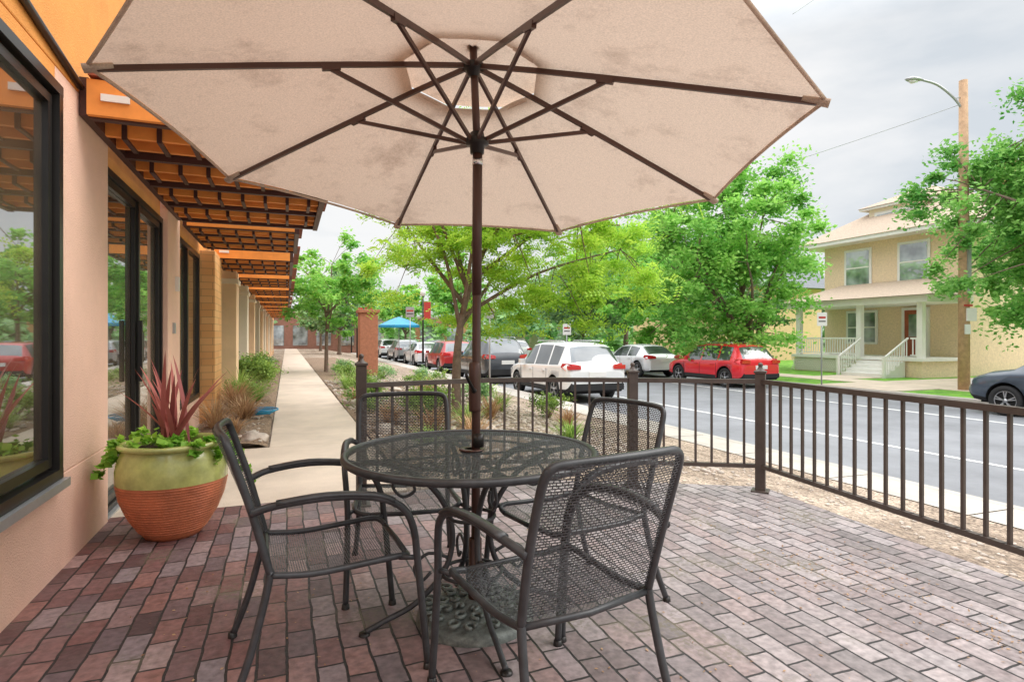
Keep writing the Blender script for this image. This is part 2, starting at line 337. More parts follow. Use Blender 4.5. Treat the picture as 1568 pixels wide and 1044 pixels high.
def leaves(name, P, D, Nn, Ls, Ws, lv, mat, parent=None, frame=None, loc=None):
    N = len(P)
    T = np.cross(D, Nn); T /= (np.linalg.norm(T, axis=1, keepdims=True)+1e-9)
    Ls = np.asarray(Ls).reshape(-1,1); Ws = np.asarray(Ws).reshape(-1,1)
    V = np.empty((N,4,3))
    V[:,0] = P-D*Ls*.5; V[:,1] = P+T*Ws*.5; V[:,2] = P+D*Ls*.5; V[:,3] = P-T*Ws*.5
    me = bpy.data.meshes.new(name)
    me.vertices.add(N*4); me.vertices.foreach_set('co', V.reshape(-1))
    me.loops.add(N*4); me.loops.foreach_set('vertex_index', np.arange(N*4, dtype=np.int32))
    me.polygons.add(N); me.polygons.foreach_set('loop_start', np.arange(0, N*4, 4, dtype=np.int32))
    try: me.polygons.foreach_set('loop_total', np.full(N, 4, dtype=np.int32))
    except Exception: pass
    at = me.attributes.new('lv', 'FLOAT', 'POINT'); at.data.foreach_set('value', np.repeat(np.clip(lv,0,1), 4).astype(np.float32))
    me.materials.append(mat); me.update(calc_edges=True); me.validate()
    o = bpy.data.objects.new(name, me); COL.objects.link(o)
    if parent: o.parent = parent
    if frame == 'B': o.rotation_euler[2] = ANG
    if loc: o.location = loc
    return o
def runit(r, n):
    v = r.normal(size=(n,3)); return v/np.linalg.norm(v, axis=1, keepdims=True)
def clump_leaves(r, C, R, nper, L, W, flat=.6, upb=.5):
    Ps=[];lv=[]
    for c, rad in zip(C, R):
        d = runit(r, nper); k = np.abs(r.normal(0,.5,nper))+r.random(nper)*.25
        k = np.where(k>1.15, r.random(nper)*1.1, k)
        st = np.clip(1+r.normal(0,.22,3),.6,1.4)
        p = d*(k*rad)[:,None]*st; p[:,2] *= flat
        p[:,2] -= .10*rad*k*k
        Ps.append(p+np.asarray(c)); b = r.normal(0,.13)
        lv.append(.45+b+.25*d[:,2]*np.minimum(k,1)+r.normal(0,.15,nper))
    P = np.concatenate(Ps); lv = np.concatenate(lv); n = len(P)
    D = runit(r, n); D[:,2] *= .5; D /= np.linalg.norm(D,axis=1,keepdims=True)
    Nn = runit(r, n)+np.array([0,0,upb*1.5]); Nn /= np.linalg.norm(Nn,axis=1,keepdims=True)
    sz = r.uniform(.6,1.35,n)
    return P, D, Nn, L*sz, W*sz, lv

def tree(name, base, crown_c, crown_r, trunk_r, nclump, nper, clumpR, L, W, lmat, seed, flat=.6, fork=.45, nl=7, frond=0, drop=.25, shell=.5):
    r = np.random.default_rng(seed)
    root = empty(name, base)
    cc = np.array(crown_c, float)-np.array(base, float); cr = np.array(crown_r, float)
    fz = max(.3, (cc[2]-cr[2])*1.0 + cr[2]*2*(fork-.35))
    mb = MB()
    top = Vector((cc[0], cc[1], cc[2]+cr[2]*.5))
    tp = smooth_path([(0,0,-.05),(r.normal(0,.02),r.normal(0,.02),fz*.5),(cc[0]*.15,cc[1]*.15,fz),(cc[0]*.6,cc[1]*.6,cc[2]*.8+fz*.2),tuple(top)], 5)
    nT = len(tp); mb.tube(tp, [trunk_r*(1-.85*(i/nT)**.9)+(.35*trunk_r if i == 0 else 0) for i in range(nT)], m_bark, 9)
    limbpts = [(p, trunk_r*(1-.85*(i/nT))) for i, p in enumerate(tp) if p.z > fz]
    for i in range(nl):
        a = 2*math.pi*(i+r.random()*.6)/nl; el = r.uniform(-.35,.7)
        e = Vector((cc[0]+cr[0]*.72*math.cos(a)*math.cos(el), cc[1]+cr[1]*.72*math.sin(a)*math.cos(el), cc[2]+cr[2]*.75*math.sin(el)))
        st = tp[int(nT*r.uniform(.38,.72))]
        mid = st.lerp(e,.5)+Vector((r.normal(0,.06*cr[0]), r.normal(0,.06*cr[0]), .10*cr[2]))
        pa = smooth_path([st, mid, e], 5); n = len(pa)
        mb.tube(pa, [trunk_r*.45*(1-.8*k/n) for k in range(n)], m_bark, 6)
        limbpts += [(p, trunk_r*.36*(1-.8*k/n)) for k, p in enumerate(pa)]
    C = []
    ph = r.uniform(0,6,3)
    while len(C) < nclump:
        d = runit(r,1)[0]; k = r.random()**shell
        az = math.atan2(d[1],d[0])
        lump = 1+.14*math.sin(3*az+ph[0])+.12*math.sin(5*az+ph[1])+.12*math.sin(4*d[2]+ph[2])
        p = cc+d*cr*k*lump
        if d[2] < 0 and r.random() < drop: continue
        C.append(p)
    LP = np.array([tuple(p) for p, _ in limbpts])
    for p in C:
        i = int(np.argmin(((LP-p)**2).sum(1))); a = Vector(LP[i]); b = Vector(p)
        mid = a.lerp(b,.5)+Vector((0,0,.05))
        mb.tube([a, mid, b], [max(.006,limbpts[i][1]*.45), max(.005,trunk_r*.10), .003], m_bark, 4)
    mb.obj('trunk_and_limbs', root)
    R = clumpR*r.uniform(.5,1.45,nclump)
    if frond:
        Pf, Df, Nf, Lf, Wf, lvf = clump_leaves(r, C, R, nper, L, W, flat, .8)
        P=[];D=[];Nn=[];Ls=[];lv=[]
        Tn = np.cross(Df,Nf); Tn /= np.linalg.norm(Tn,axis=1,keepdims=True)
        for k in range(frond):
            t = (k+.5)/frond
            for sd in (-1,1):
                c = Pf+Df*(Lf*(t-.5))[:,None]; c[:,2] -= Lf*.28*t*t
                d = Tn*sd+Df*.45; d /= np.linalg.norm(d,axis=1,keepdims=True)
                ll = Lf*.26
                P.append(c+d*(ll*.5)[:,None]); D.append(d); Nn.append(Nf+r.normal(0,.25,Nf.shape)); Ls.append(ll); lv.append(lvf)
        P=np.concatenate(P);D=np.concatenate(D);Nn=np.concatenate(Nn);Ls=np.concatenate(Ls);lv=np.concatenate(lv)
        leaves('foliage', P, D, Nn, Ls, Ls*.45, lv, lmat, root)
    else:
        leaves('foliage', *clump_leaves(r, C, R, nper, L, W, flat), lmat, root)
    return root

def shrub(name, loc, rad, h, mat, seed, n=900, L=.05, W=.03):
    r = np.random.default_rng(seed); root = empty(name, loc)
    C = [np.array([r.normal(0,rad*.45), r.normal(0,rad*.45), h*r.uniform(.35,.75)]) for _ in range(9)]
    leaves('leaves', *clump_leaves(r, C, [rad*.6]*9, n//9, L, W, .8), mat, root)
    mb = MB()
    for c in C: mb.tube([(0,0,0),(c[0]*.4,c[1]*.4,c[2]*.5),tuple(c)], [.012,.008,.003], m_bark, 5)
    mb.obj('stems', root); return root
def blades(name, loc, n, L, w, spread, mat, seed, droop=.5, parent=None):
    r = np.random.default_rng(seed); vs=[];fs=[];lvv=[]
    for i in range(n):
        a = r.uniform(0,2*math.pi); el = r.uniform(spread[0],spread[1]); l = L*r.uniform(.65,1.1); l0 = r.random()
        bx, by = r.normal(0,.03), r.normal(0,.03); K=6
        side = np.array([-math.sin(a), math.cos(a), 0])
        for k in range(K+1):
            t=k/K
            x = l*t*math.sin(el)+droop*l*.3*t*t; z = l*t*math.cos(el)-droop*l*.35*t**2.5
            p = np.array([bx+x*math.cos(a), by+x*math.sin(a), z]); ww = w*(math.sin(math.pi*(.12+.88*t)) if t<1 else .02)*.5
            vs += [tuple(p-side*ww), tuple(p+side*ww)]; lvv += [l0*.7+.3*t]*2
            if k<K: o=len(vs)-2; fs.append((o,o+1,o+3,o+2))
    me = bpy.data.meshes.new(name); me.from_pydata(vs,[],fs); me.materials.append(mat)
    at = me.attributes.new('lv','FLOAT','POINT'); at.data.foreach_set('value', np.array(lvv,dtype=np.float32))
    for p in me.polygons: p.use_smooth=True
    o = bpy.data.objects.new(name, me); COL.objects.link(o); o.location = loc
    if parent: o.parent = parent
    return o

# ------------------------------------------------------------------ ground, road, walks (B frame)
mb = MB()
prof = [(-400,-.03),(2.6,-.03),(3.2,-.06),(5.6,-.44),(6.62,-.46),(6.64,-.72),(17.16,-.72),(17.18,-.46),(24,-.44),(700,-.44)]
ys = [-200,-60,0,30,60,120,300,900]
vs = [(x,y,z) for x,z in prof for y in ys]; ny=len(ys)
mb.add(vs, [(i*ny+j,(i+1)*ny+j,(i+1)*ny+j+1,i*ny+j+1) for i in range(len(prof)-1) for j in range(ny-1)], m_ground)
mb.obj('ground', frame='B')
mb = MB(); mb.box(6.70,17.10,-150,500,-.70,-.60,m_asph); mb.obj('road', frame='B')
root = empty('road_marking', rot=ANG)
mb = MB()
mb.box(14.0,14.12,-60,300,-.598,-.596,m_line)
mb.box(9.3,9.4,-60,300,-.598,-.596,m_line); mb.obj('lane_lines', root)
for nm, a, b_ in (('kerb',6.58,6.72),('kerb',17.08,17.22)):
    mb = MB(); mb.box(a,b_,-150,500,-.70,-.445,m_conc2); mb.obj(nm, frame='B', bevel=.02)
mb = MB()
yy=-40
while yy<120:
    mb.add([(5.9,yy,-.437),(6.575,yy,-.447),(6.575,yy+1.48,-.447),(5.9,yy+1.48,-.437)],[(0,1,2,3)],m_conc2); yy+=1.5
mb.obj('pavement', frame='B')
mb = MB(); mb.box(19.2,20.6,-100,300,-.47,-.434,m_conc); mb.obj('pavement', frame='B')
mb = MB(); mb.box(17.22,19.2,12.2,15.0,-.47,-.430,m_conc); mb.box(20.6,34,12.2,15.0,-.47,-.430,m_conc); mb.obj('driveway', frame='B')
mb = MB(); mb.box(20.6,22.2,16.3,18.1,-.47,-.428,m_conc); mb.obj('garden_path', frame='B')
mb = MB()
mb.box(-1.15,.9,4.63,6.95,-.1,-.004,m_conc)
y = 6.956
while y < 60:
    mb.box(-.18,.92,y,y+1.494,-.1,-.004,m_conc); y += 1.5
mb.obj('footpath', frame='B', bevel=.006)
mb = MB()
vs=[];fs=[]
ry=[6.97+ i*.2 for i in range(120)]; rx=[-1.12,-1.0,-.87,-.75,-.62,-.5,-.38,-.28,-.2]; nx=len(rx)
for i,yy in enumerate(ry):
    for j,xx in enumerate(rx): vs.append((xx,yy,.0+(.055+random.uniform(-.03,.03) if 0<j<nx-1 else 0)))
for i in range(len(ry)-1):
    for j in range(nx-1): fs.append((i*nx+j,i*nx+j+1,(i+1)*nx+j+1,(i+1)*nx+j))
mb.add(vs,fs,m_mulch,True)
mb.obj('mulch_bed', frame='B')
mb = MB(); vs=[];fs=[]
rx=[.93,1.3,1.8,2.3,2.6]; ry=[5.5+i*.5 for i in range(60)]
for yy in ry:
    for j,xx in enumerate(rx): vs.append((xx,yy,-.01+random.uniform(0,.03)))
for i in range(len(ry)-1):
    for j in range(4): fs.append((i*5+j,i*5+j+1,(i+1)*5+j+1,(i+1)*5+j))
mb.add(vs,fs,m_mulch,True); mb.obj('mulch_bed', frame='B')
def gz(bx):
    for (a,za),(b_,zb_) in zip(prof[:-1],prof[1:]):
        if a<=bx<=b_: return za+(zb_-za)*(bx-a)/(b_-a)
    return -.03
mb=MB()
def pebble(x,y,z,s):
    v=[];n=6
    for ring_ in ((.0,.55),(.5,1.0),(1.0,.6)):
        for q in range(n):
            a=2*math.pi*q/n+random.uniform(-.2,.2); k=s*ring_[1]*random.uniform(.75,1.2); v.append((x+k*math.cos(a),y+k*math.sin(a),z+s*.8*ring_[0]-.2*s))
    mb.add(v,[(i*n+q,i*n+(q+1)%n,(i+1)*n+(q+1)%n,(i+1)*n+q) for i in range(2) for q in range(n)]+[tuple(range(2*n,3*n))],m_rock,True)
for i in range(3200):
    bx=random.uniform(.97,4.6); by=random.uniform(4.9,17)
    if (B2W(bx,by).y<5.1): continue
    pebble(bx,by,(0.0 if bx<2.6 else gz(bx)),random.uniform(.015,.05))
for i in range(700):
    bx=random.uniform(2.9,5.6); by=random.uniform(-.5,5.5); p=B2W(bx,by)
    if p.x<2.9 and p.y<4.9: continue
    pebble(bx,by,gz(bx),random.uniform(.01,.028))
for i in range(420):
    pebble(random.uniform(-1.05,-.28),random.uniform(7.05,14),.045,random.uniform(.012,.03))
mb.obj('gravel',frame='B')

P1=(-1.09,4.2); P2=(.98,4.72); P3=(1.96,4.58)
segs = [smooth_path([(*P1,0),(-.1,4.72,0),(*P2,0)],12), [Vector((*P2,0)),Vector((*P3,0))], smooth_path([(*P3,0),(2.24,3.45,0),(2.43,2.7,0),(2.52,1.8,0),(2.5,.6,0),(2.35,-.6,0)],12)]
allp = segs[0]+segs[1][1:]+segs[2][1:]
def W2B(p): return (p[0]*CA+p[1]*SA, -p[0]*SA+p[1]*CA)
outer=[]
ctr = Vector((.3,1.5,0))
for p in allp:
    d=(p-ctr).normalized(); outer.append(W2B(p+d*.16))
poly = [(-1.12,-4),( -1.12,4.62),(.3,4.62)] + outer + [(3.0,-4)]
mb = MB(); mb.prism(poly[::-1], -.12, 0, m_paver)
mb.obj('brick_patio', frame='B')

# ------------------------------------------------------------------ fence
fr = empty('metal_fence')
mb = MB()
for sgi, sg in enumerate(segs):
    for a, b_ in zip(sg[:-1], sg[1:]):
        d=(b_-a).normalized()*.004
        mb.bar(a-d+Vector((0,0,.865)), b_+d+Vector((0,0,.865)), .045, .035, m_fence)
        mb.bar(a-d+Vector((0,0,.20)), b_+d+Vector((0,0,.20)), .038, .030, m_fence)
    Ls=[0]
    for a,b_ in zip(sg[:-1],sg[1:]): Ls.append(Ls[-1]+(b_-a).length)
    tot=Ls[-1]; n=int(tot/.112); 
    for i in range(1,n):
        t=tot*i/n; k=max(j for j in range(len(Ls)) if Ls[j]<=t); k=min(k,len(sg)-2)
        p=sg[k].lerp(sg[k+1],(t-Ls[k])/(Ls[k+1]-Ls[k])); d=(sg[k+1]-sg[k]).normalized(); x=Vector((d.y,-d.x,0))
        vs=[]
        for z in (.205,.86):
            for q,w in ((-1,-1),(1,-1),(1,1),(-1,1)): vs.append(p+d*q*.0085+x*w*.0085+Vector((0,0,z)))
        mb.add(vs,[(0,1,5,4),(1,2,6,5),(2,3,7,6),(3,0,4,7)],m_fence)
mb.obj('rails_and_pickets', fr)
def post(x,y,h,rot):
    mb=MB(); w=.037
    mb.box(-w,w,-w,w,0,h-.03,m_fence); mb.box(-w-.008,w+.008,-w-.008,w+.008,h-.03,h-.012,m_fence)
    mb.box(-.065,.065,-.065,.065,0,.012,m_fence)
    mb.lathe([(.0001,.055),(.014,.05),(.02,.036),(.014,.02),(.024,.0),(.045,-.012)],m_fence,(0,0,h),12)
    o=mb.obj('post',fr,bevel=.003); o.location=(x,y,0); o.rotation_euler[2]=rot
post(*P1,1.04,.3); post(*P2,.955,.05); post(*P3,.96,-.5); post(2.52,1.1,.96,0)

# ------------------------------------------------------------------ storefront (B frame)
sf = empty('storefront_building', rot=ANG)
X=-1.1
mb=MB()
mb.box(X-.35,X,-5,4.54,-.1,.50,m_pink)
mb.box(X-.35,X,3.60,4.54,.50,2.60,m_pink)
mb.box(X-.35,X,-5,-2.5,.50,2.60,m_pink)
mb.box(X-.35,X,-2.5,3.60,2.49,2.60,m_orange)
mb.box(X-.35,X+.003,-5,4.54,2.60,5.2,m_orange)
mb.box(X-.45,X-.07,4.54,60,2.40,5.2,m_orange)
RX=X-.07
mb.box(RX-.35,X,6.62,7.30,-.1,2.62,m_pink)
mb.box(RX-.3,RX,7.30,9.4,-.1,.35,m_pink)
by=9.4; i=0
while by<46:
    mt=[m_tile,m_cream,m_tan][0 if i==0 else 1+i%2]
    w=.9 if i==0 else .55
    pr_=X+.13 if i==0 else X+.22
    mb.box(RX-.3,pr_,by,by+w,-.1,2.46,mt)
    if i>0: mb.box(RX-.3,pr_+.03,by-.03,by+w+.03,2.2,2.3,m_cream); mb.box(RX-.3,pr_+.03,by-.03,by+w+.03,-.1,.25,m_tan)
    mb.box(RX-.3,RX,by+w,by+3.2,-.1,.4,m_tan)
    mb.box(RX-.3,RX,by+w,by+3.2,2.25,2.4,m_tan)
    by+=3.2 if i else 2.6; i+=1
mb.obj('walls', sf, bevel=.008)
mb=MB()
mb.box(RX-.06,RX-.03,7.3,60,.3,2.42,m_glass)
mb.box(X-.05,X-.02,-2.5,3.6,.5,2.49,m_glass)
mb.box(X-2.5,X-.36,-5,60,-.1,-.05,m_soil)
mb.obj('glass', sf)
mb=MB()
def wframe(y0,y1,z0,z1,x,fw=.06,dp=.07,mull=()):
    mb.box(x-dp,x,y0,y1,z0,z0+fw,m_black); mb.box(x-dp,x,y0,y1,z1-fw,z1,m_black)
    mb.box(x-dp,x-.001,y0,y0+fw,z0+fw,z1-fw,m_black); mb.box(x-dp,x-.001,y1-fw,y1,z0+fw,z1-fw,m_black)
    for q in mull: mb.box(x-dp,x-.001,q-fw/2,q+fw/2,z0+fw,z1-fw,m_black)
wframe(-2.5,3.6,.5,2.49,X+.035,.05,.055,(.9,))
wframe(-2.44,3.53,.57,2.42,X+.008,.045,.028,(.9,))
mb.box(X-.02,X+.06,-2.55,3.62,.455,.497,m_steel)
wframe(7.34,9.36,.36,2.38,RX+.01,.06,.04,(8.3,))
by=12.2
while by<44: wframe(by-1.6,by+.6,.42,2.24,RX+.01,.06,.04,(by-.5,)); by+=3.2
mb.obj('window_frames', sf)
dr=MB(); mb=dr
wframe(4.57,6.60,.0,2.38,RX+.03,.05,.055,(5.62,))
wframe(4.63,5.60,.055,2.325,RX+.012,.055,.03); wframe(5.64,6.54,.055,2.325,RX+.012,.055,.03)
dr.box(RX-.03,RX-.02,4.6,6.57,.05,2.35,m_glass)
dr.box(RX+.03,RX+.06,5.55,5.585,.85,1.35,m_black)
dr.box(RX+.013,RX+.03,5.66,5.78,1.0,1.25,m_black)
dr.box(X-.3,RX+.06,4.56,6.62,-.02,.012,m_steel)
dr.obj('sliding_door', sf)
mb=MB()
mb.box(X,X+.02,6.85,6.93,1.25,1.36,m_steel)
mb.box(X,X+.035,7.0,7.06,1.7,1.85,m_white)
mb.tube([(X+.02,-3,3.02),(X+.02,1,2.95),(X+.02,3.0,2.72),(X+.02,3.92,2.62)],.02,m_black,8)
mb.obj('fittings', sf)

def awning(by0,by1,out,zb=2.47,n=4,root=sf):
    mb=MB()
    mb.box(X+.004,X+.05,by0,by1,zb,zb+.22,m_redbrn)
    mb.box(out-.05,out,by0,by1,zb-.02,zb+.21,m_redbrn)
    st=(by1-by0-.05)/n
    for i in range(n+1):
        yy=by0+st*i
        mb.box(X+.05,out-.052,yy,yy+.05,zb-.01,zb+.205,m_redbrn)
        if i<n:
            for k in (.40,.72):
                y2=yy+st*k
                mb.box(X+.05,out-.053,y2,y2+.04,zb-.005,zb+.15,m_wood)
            # dark tie bars seen as ticks across the boards
            k=X+.14
            while k<out-.10:
                mb.box(k,k+.028,yy+st*.40-.012,yy+st*.72+.052,zb-.022,zb-.007,m_redbrn)
                mb.box(k,k+.028,yy+st*.40-.014,yy+st*.40-.002,zb-.022,zb+.15,m_redbrn)
                k+=.19
    k=X+.06
    while k<out+.05:
        mb.box(k,k+.09,by0-.06,by1+.02,zb+.215,zb+.24,m_slat); k+=.105
    mb.box(X+.05,out-.052,by0-.042,by0-.002,zb+.0,zb+.20,m_wood)
    mb.box(X+.12,X+.26,by0-.056,by0-.044,zb+.08,zb+.12,m_white)
    mb.obj('awning',root)
awning(3.95,7.15,.33)
awning(7.45,9.25,.14,n=3)
by=10.1
while by<42: awning(by,by+2.3,.10,zb=2.44,n=3); by+=3.2

# ------------------------------------------------------------------ umbrella
UX,UY=-.160,2.53
um = empty('patio_umbrella',(UX,UY,0))
HUBZ=2.385; TR=1.35; TZ=2.01
yaw=math.radians(22.5+1.5)
def rib(k,t,dz=0):
    a=yaw+k*math.pi/4; r=TR*t
    z=HUBZ-(HUBZ-TZ)*(t**1.06)
    p=Vector((r*math.cos(a),r*math.sin(a),z-HUBZ))
    p=Matrix.Rotation(math.radians(-5.3),3,'X')@(Matrix.Rotation(math.radians(2.0),3,'Y')@p)
    return p+Vector((-.010,-.02,HUBZ+dz))
def canopy(t0,t1,dz,nr,mbb,sag=.018,scal=.008):
    for k in range(8):
        vs=[];nt_=8
        for i in range(nr+1):
            t=t0+(t1-t0)*i/nr
            a=rib(k,t,dz); b_=rib(k+1,t,dz)
            for j in range(nt_+1):
                q=j/nt_; p=a.lerp(b_,q); w=4*q*(1-q)
                p.z+=sag*w*t*.6; c0=rib(k,0,dz)
                sh=scal*w*(t/1.0)**3
                p=p+(c0-p)*sh
                p.z+=.005*math.sin(9*t+k*2.1)*w
                vs.append(p)
        fs=[(i*(nt_+1)+j,(i+1)*(nt_+1)+j,(i+1)*(nt_+1)+j+1,i*(nt_+1)+j+1) for i in range(nr) for j in range(nt_)]
        mbb.add(vs,fs,m_canopy,True)
mb=MB(); canopy(.22,1.0,.022,14,mb); mb.obj('canopy_main',um)
mb=MB(); canopy(.0,.27,.085,5,mb,0,.0); mb.obj('canopy_vent_cap',um)
mb=MB()
for k in range(8):
    a=rib(k,1,.014); b_=rib(k+1,1,.014); c0=rib(k,0,.014)
    pts=[]
    for j in range(9):
        q=j/8; p=a.lerp(b_,q); w=4*q*(1-q); p.z+=.018*w*.6; p=p+(c0-p)*.008*w; pts.append(p)
    mb.tube(pts,.007,m_canopy,5)
    p=rib(k,.945,.010); q=rib(k,1.008,.006); mb.tube([p,q],[.018,.024],m_canopy,8,flat=.6)
    if k%2==0:
        f1=rib(k,.23,.016); f2=rib(k,.27,.08); d=(rib(k+1,.25)-rib(k,.25))
        f1=f1+d*.5; f2=f2+d*.5; w_=d.normalized()*.06
        mb.add([f1-w_,f1+w_,f2+w_*.8,f2-w_*.8],[(0,1,2,3)],m_canopy)
mb.obj('hem_and_pockets',um)
mb=MB()
RUNZ=2.065
for k in range(8):
    pts=[rib(k,t,.004) for t in (.02,.2,.4,.6,.8,.98)]
    for a,b_ in zip(pts[:-1],pts[1:]): mb.bar(a,b_,.014,.02,m_pole)
    j=rib(k,.43,-.012); a=yaw+k*math.pi/4
    st=Vector((.035*math.cos(a)-.003,.035*math.sin(a),RUNZ))
    mb.bar(st,j,.012,.017,m_pole)
    mb.bar(rib(k,.405,-.006),rib(k,.455,-.006),.018,.024,m_pole)
mb.obj('ribs_and_struts',um)
mb=MB()
mb.tube([(0,0,.08),(.004,0,1.0),(.010,0,2.02)],.019,m_pole,16)
mb.tube([(.006,-.0,1.40),(.010,0,2.02)],.0215,m_pole,16)
mb.tube([(.010,0,2.0),(-.008,-.02,HUBZ+.09)],.0165,m_pole,16)
mb.lathe([(.0001,-.05),(.03,-.05),(.032,-.015),(.05,-.012),(.052,.012),(.034,.016),(.03,.04),(.0001,.04)],m_black,(0.008,0,RUNZ),20)
mb.lathe([(.0001,-.04),(.025,-.035),(.03,-.01),(.046,-.008),(.048,.014),(.03,.02),(.0001,.02)],m_black,(-.008,-.018,HUBZ-.005),20)
mb.lathe([(.0001,.09),(.015,.08),(.022,.06),(.012,.035),(.02,.02),(.028,0)],m_pole,(-.008,-.02,HUBZ+.085),16)
mb.tube([(.010,0,1.965),(.010,0,1.99)],.023,m_chrome,16)
mb.obj('pole',um)
mb=MB()
mb.tube(smooth_path([(.0,-.028,.90),(.0,-.036,.97),(0,-.036,1.06),(0,-.022,1.10)],4),.026,m_pole,12)
mb.tube([(0,-.05,.99),(0,-.085,.99)],.01,m_black,10)
mb.tube([(0,-.083,.99),(-.03,-.09,1.05),(-.03,-.115,1.06)],.007,m_black,8)
mb.tube([(.012,0,.74),(.012,0,.80)],.026,m_black,16)
mb.obj('crank_housing',um)
bs=empty('umbrella_base',(UX,UY,0)); mb=MB()
mb.lathe([(.0001,.085),(.04,.085),(.06,.07),(.10,.062),(.18,.05),(.235,.036),(.252,.022),(.255,0)],m_castiron,(0,0,0),48)
mb.lathe([(.030,.05),(.030,.20),(.034,.205),(.034,.22),(.028,.225),(.028,.34),(.0235,.345),(.022,.345)],m_pole,(0,0,0),20)
for ring_,(rr,nn,sr) in enumerate(((.205,16,.032),(.140,11,.032),(.085,8,.02))):
    for i in range(nn):
        a=2*math.pi*(i+.5*ring_)/nn; cx,cy=rr*math.cos(a),rr*math.sin(a); z=.05+(.25-rr)*.11
        pts=[(cx+(sr*(1-.6*q/9))*math.cos(a+q*.62*(1 if i%2 else -1)),cy+(sr*(1-.6*q/9))*math.sin(a+q*.62*(1 if i%2 else -1)),z+.009) for q in range(10)]
        mb.tube(pts,.0085,m_castiron,6)
mb.tube([(.03,-.02,.2),(.065,-.045,.2)],.006,m_black,8)
mb.obj('cast_disc',bs)

# ------------------------------------------------------------------ table
tb=empty('patio_table',(UX-.016,UY,0))
TRad=.535
def tabfn(u,v):
    r=.03+(TRad-.03)*u; a=2*math.pi*v
    return (r*math.cos(a),r*math.sin(a),.722),(r*math.cos(a),r*math.sin(a))
grid_mesh('mesh_top',tabfn,10,72,m_meshT,tb)
mb=MB()
def ring(r,z,rt,n=72,flat=1): return [(r*math.cos(2*math.pi*k/n),r*math.sin(2*math.pi*k/n),z) for k in range(n)]
mb.tube(ring(TRad,.715,0),.016,m_iron,10,closed=True)
mb.tube(ring(.04,.72,0,24),.008,m_iron,8,closed=True)
mb.lathe([(.03,.724),(.055,.726),(.055,.731),(.03,.732)],m_pole,(0,0,0),24)
mb.tube(ring(.33,.708,0,48),.006,m_iron,6,closed=True)
for k in range(4):
    a=math.radians(20)+k*math.pi/2; ca,sa=math.cos(a),math.sin(a)
    pf=[(.47,.705),(.36,.69),(.22,.62),(.12,.50),(.085,.36),(.12,.22),(.24,.10),(.37,.045),(.45,.012)]
    mb.tube(smooth_path([(r*ca,r*sa,z) for r,z in pf],5),.0125,m_iron,8)
    mb.lathe([(.0001,.012),(.022,.01),(.024,0)],m_black,(.455*ca,.455*sa,0),12)
    pr=[(.30,.665),(.34,.60),(.30,.55),(.25,.57),(.26,.61)]
    mb.tube(smooth_path([(r*ca,r*sa,z) for r,z in pr],4),.007,m_iron,6)
    pr=[(.10,.27),(.19,.30),(.25,.25),(.22,.19),(.18,.22)]
    mb.tube(smooth_path([(r*ca,r*sa,z) for r,z in pr],4),.007,m_iron,6)
    mb.bar((.03*ca,.03*sa,.706),(.52*ca,.52*sa,.706),.018,.008,m_iron)
mb.tube(ring(.10,.44,0,32),.008,m_iron,8,closed=True); mb.tube(ring(.13,.20,0,32),.008,m_iron,8,closed=True)
mb.obj('frame_and_legs',tb)

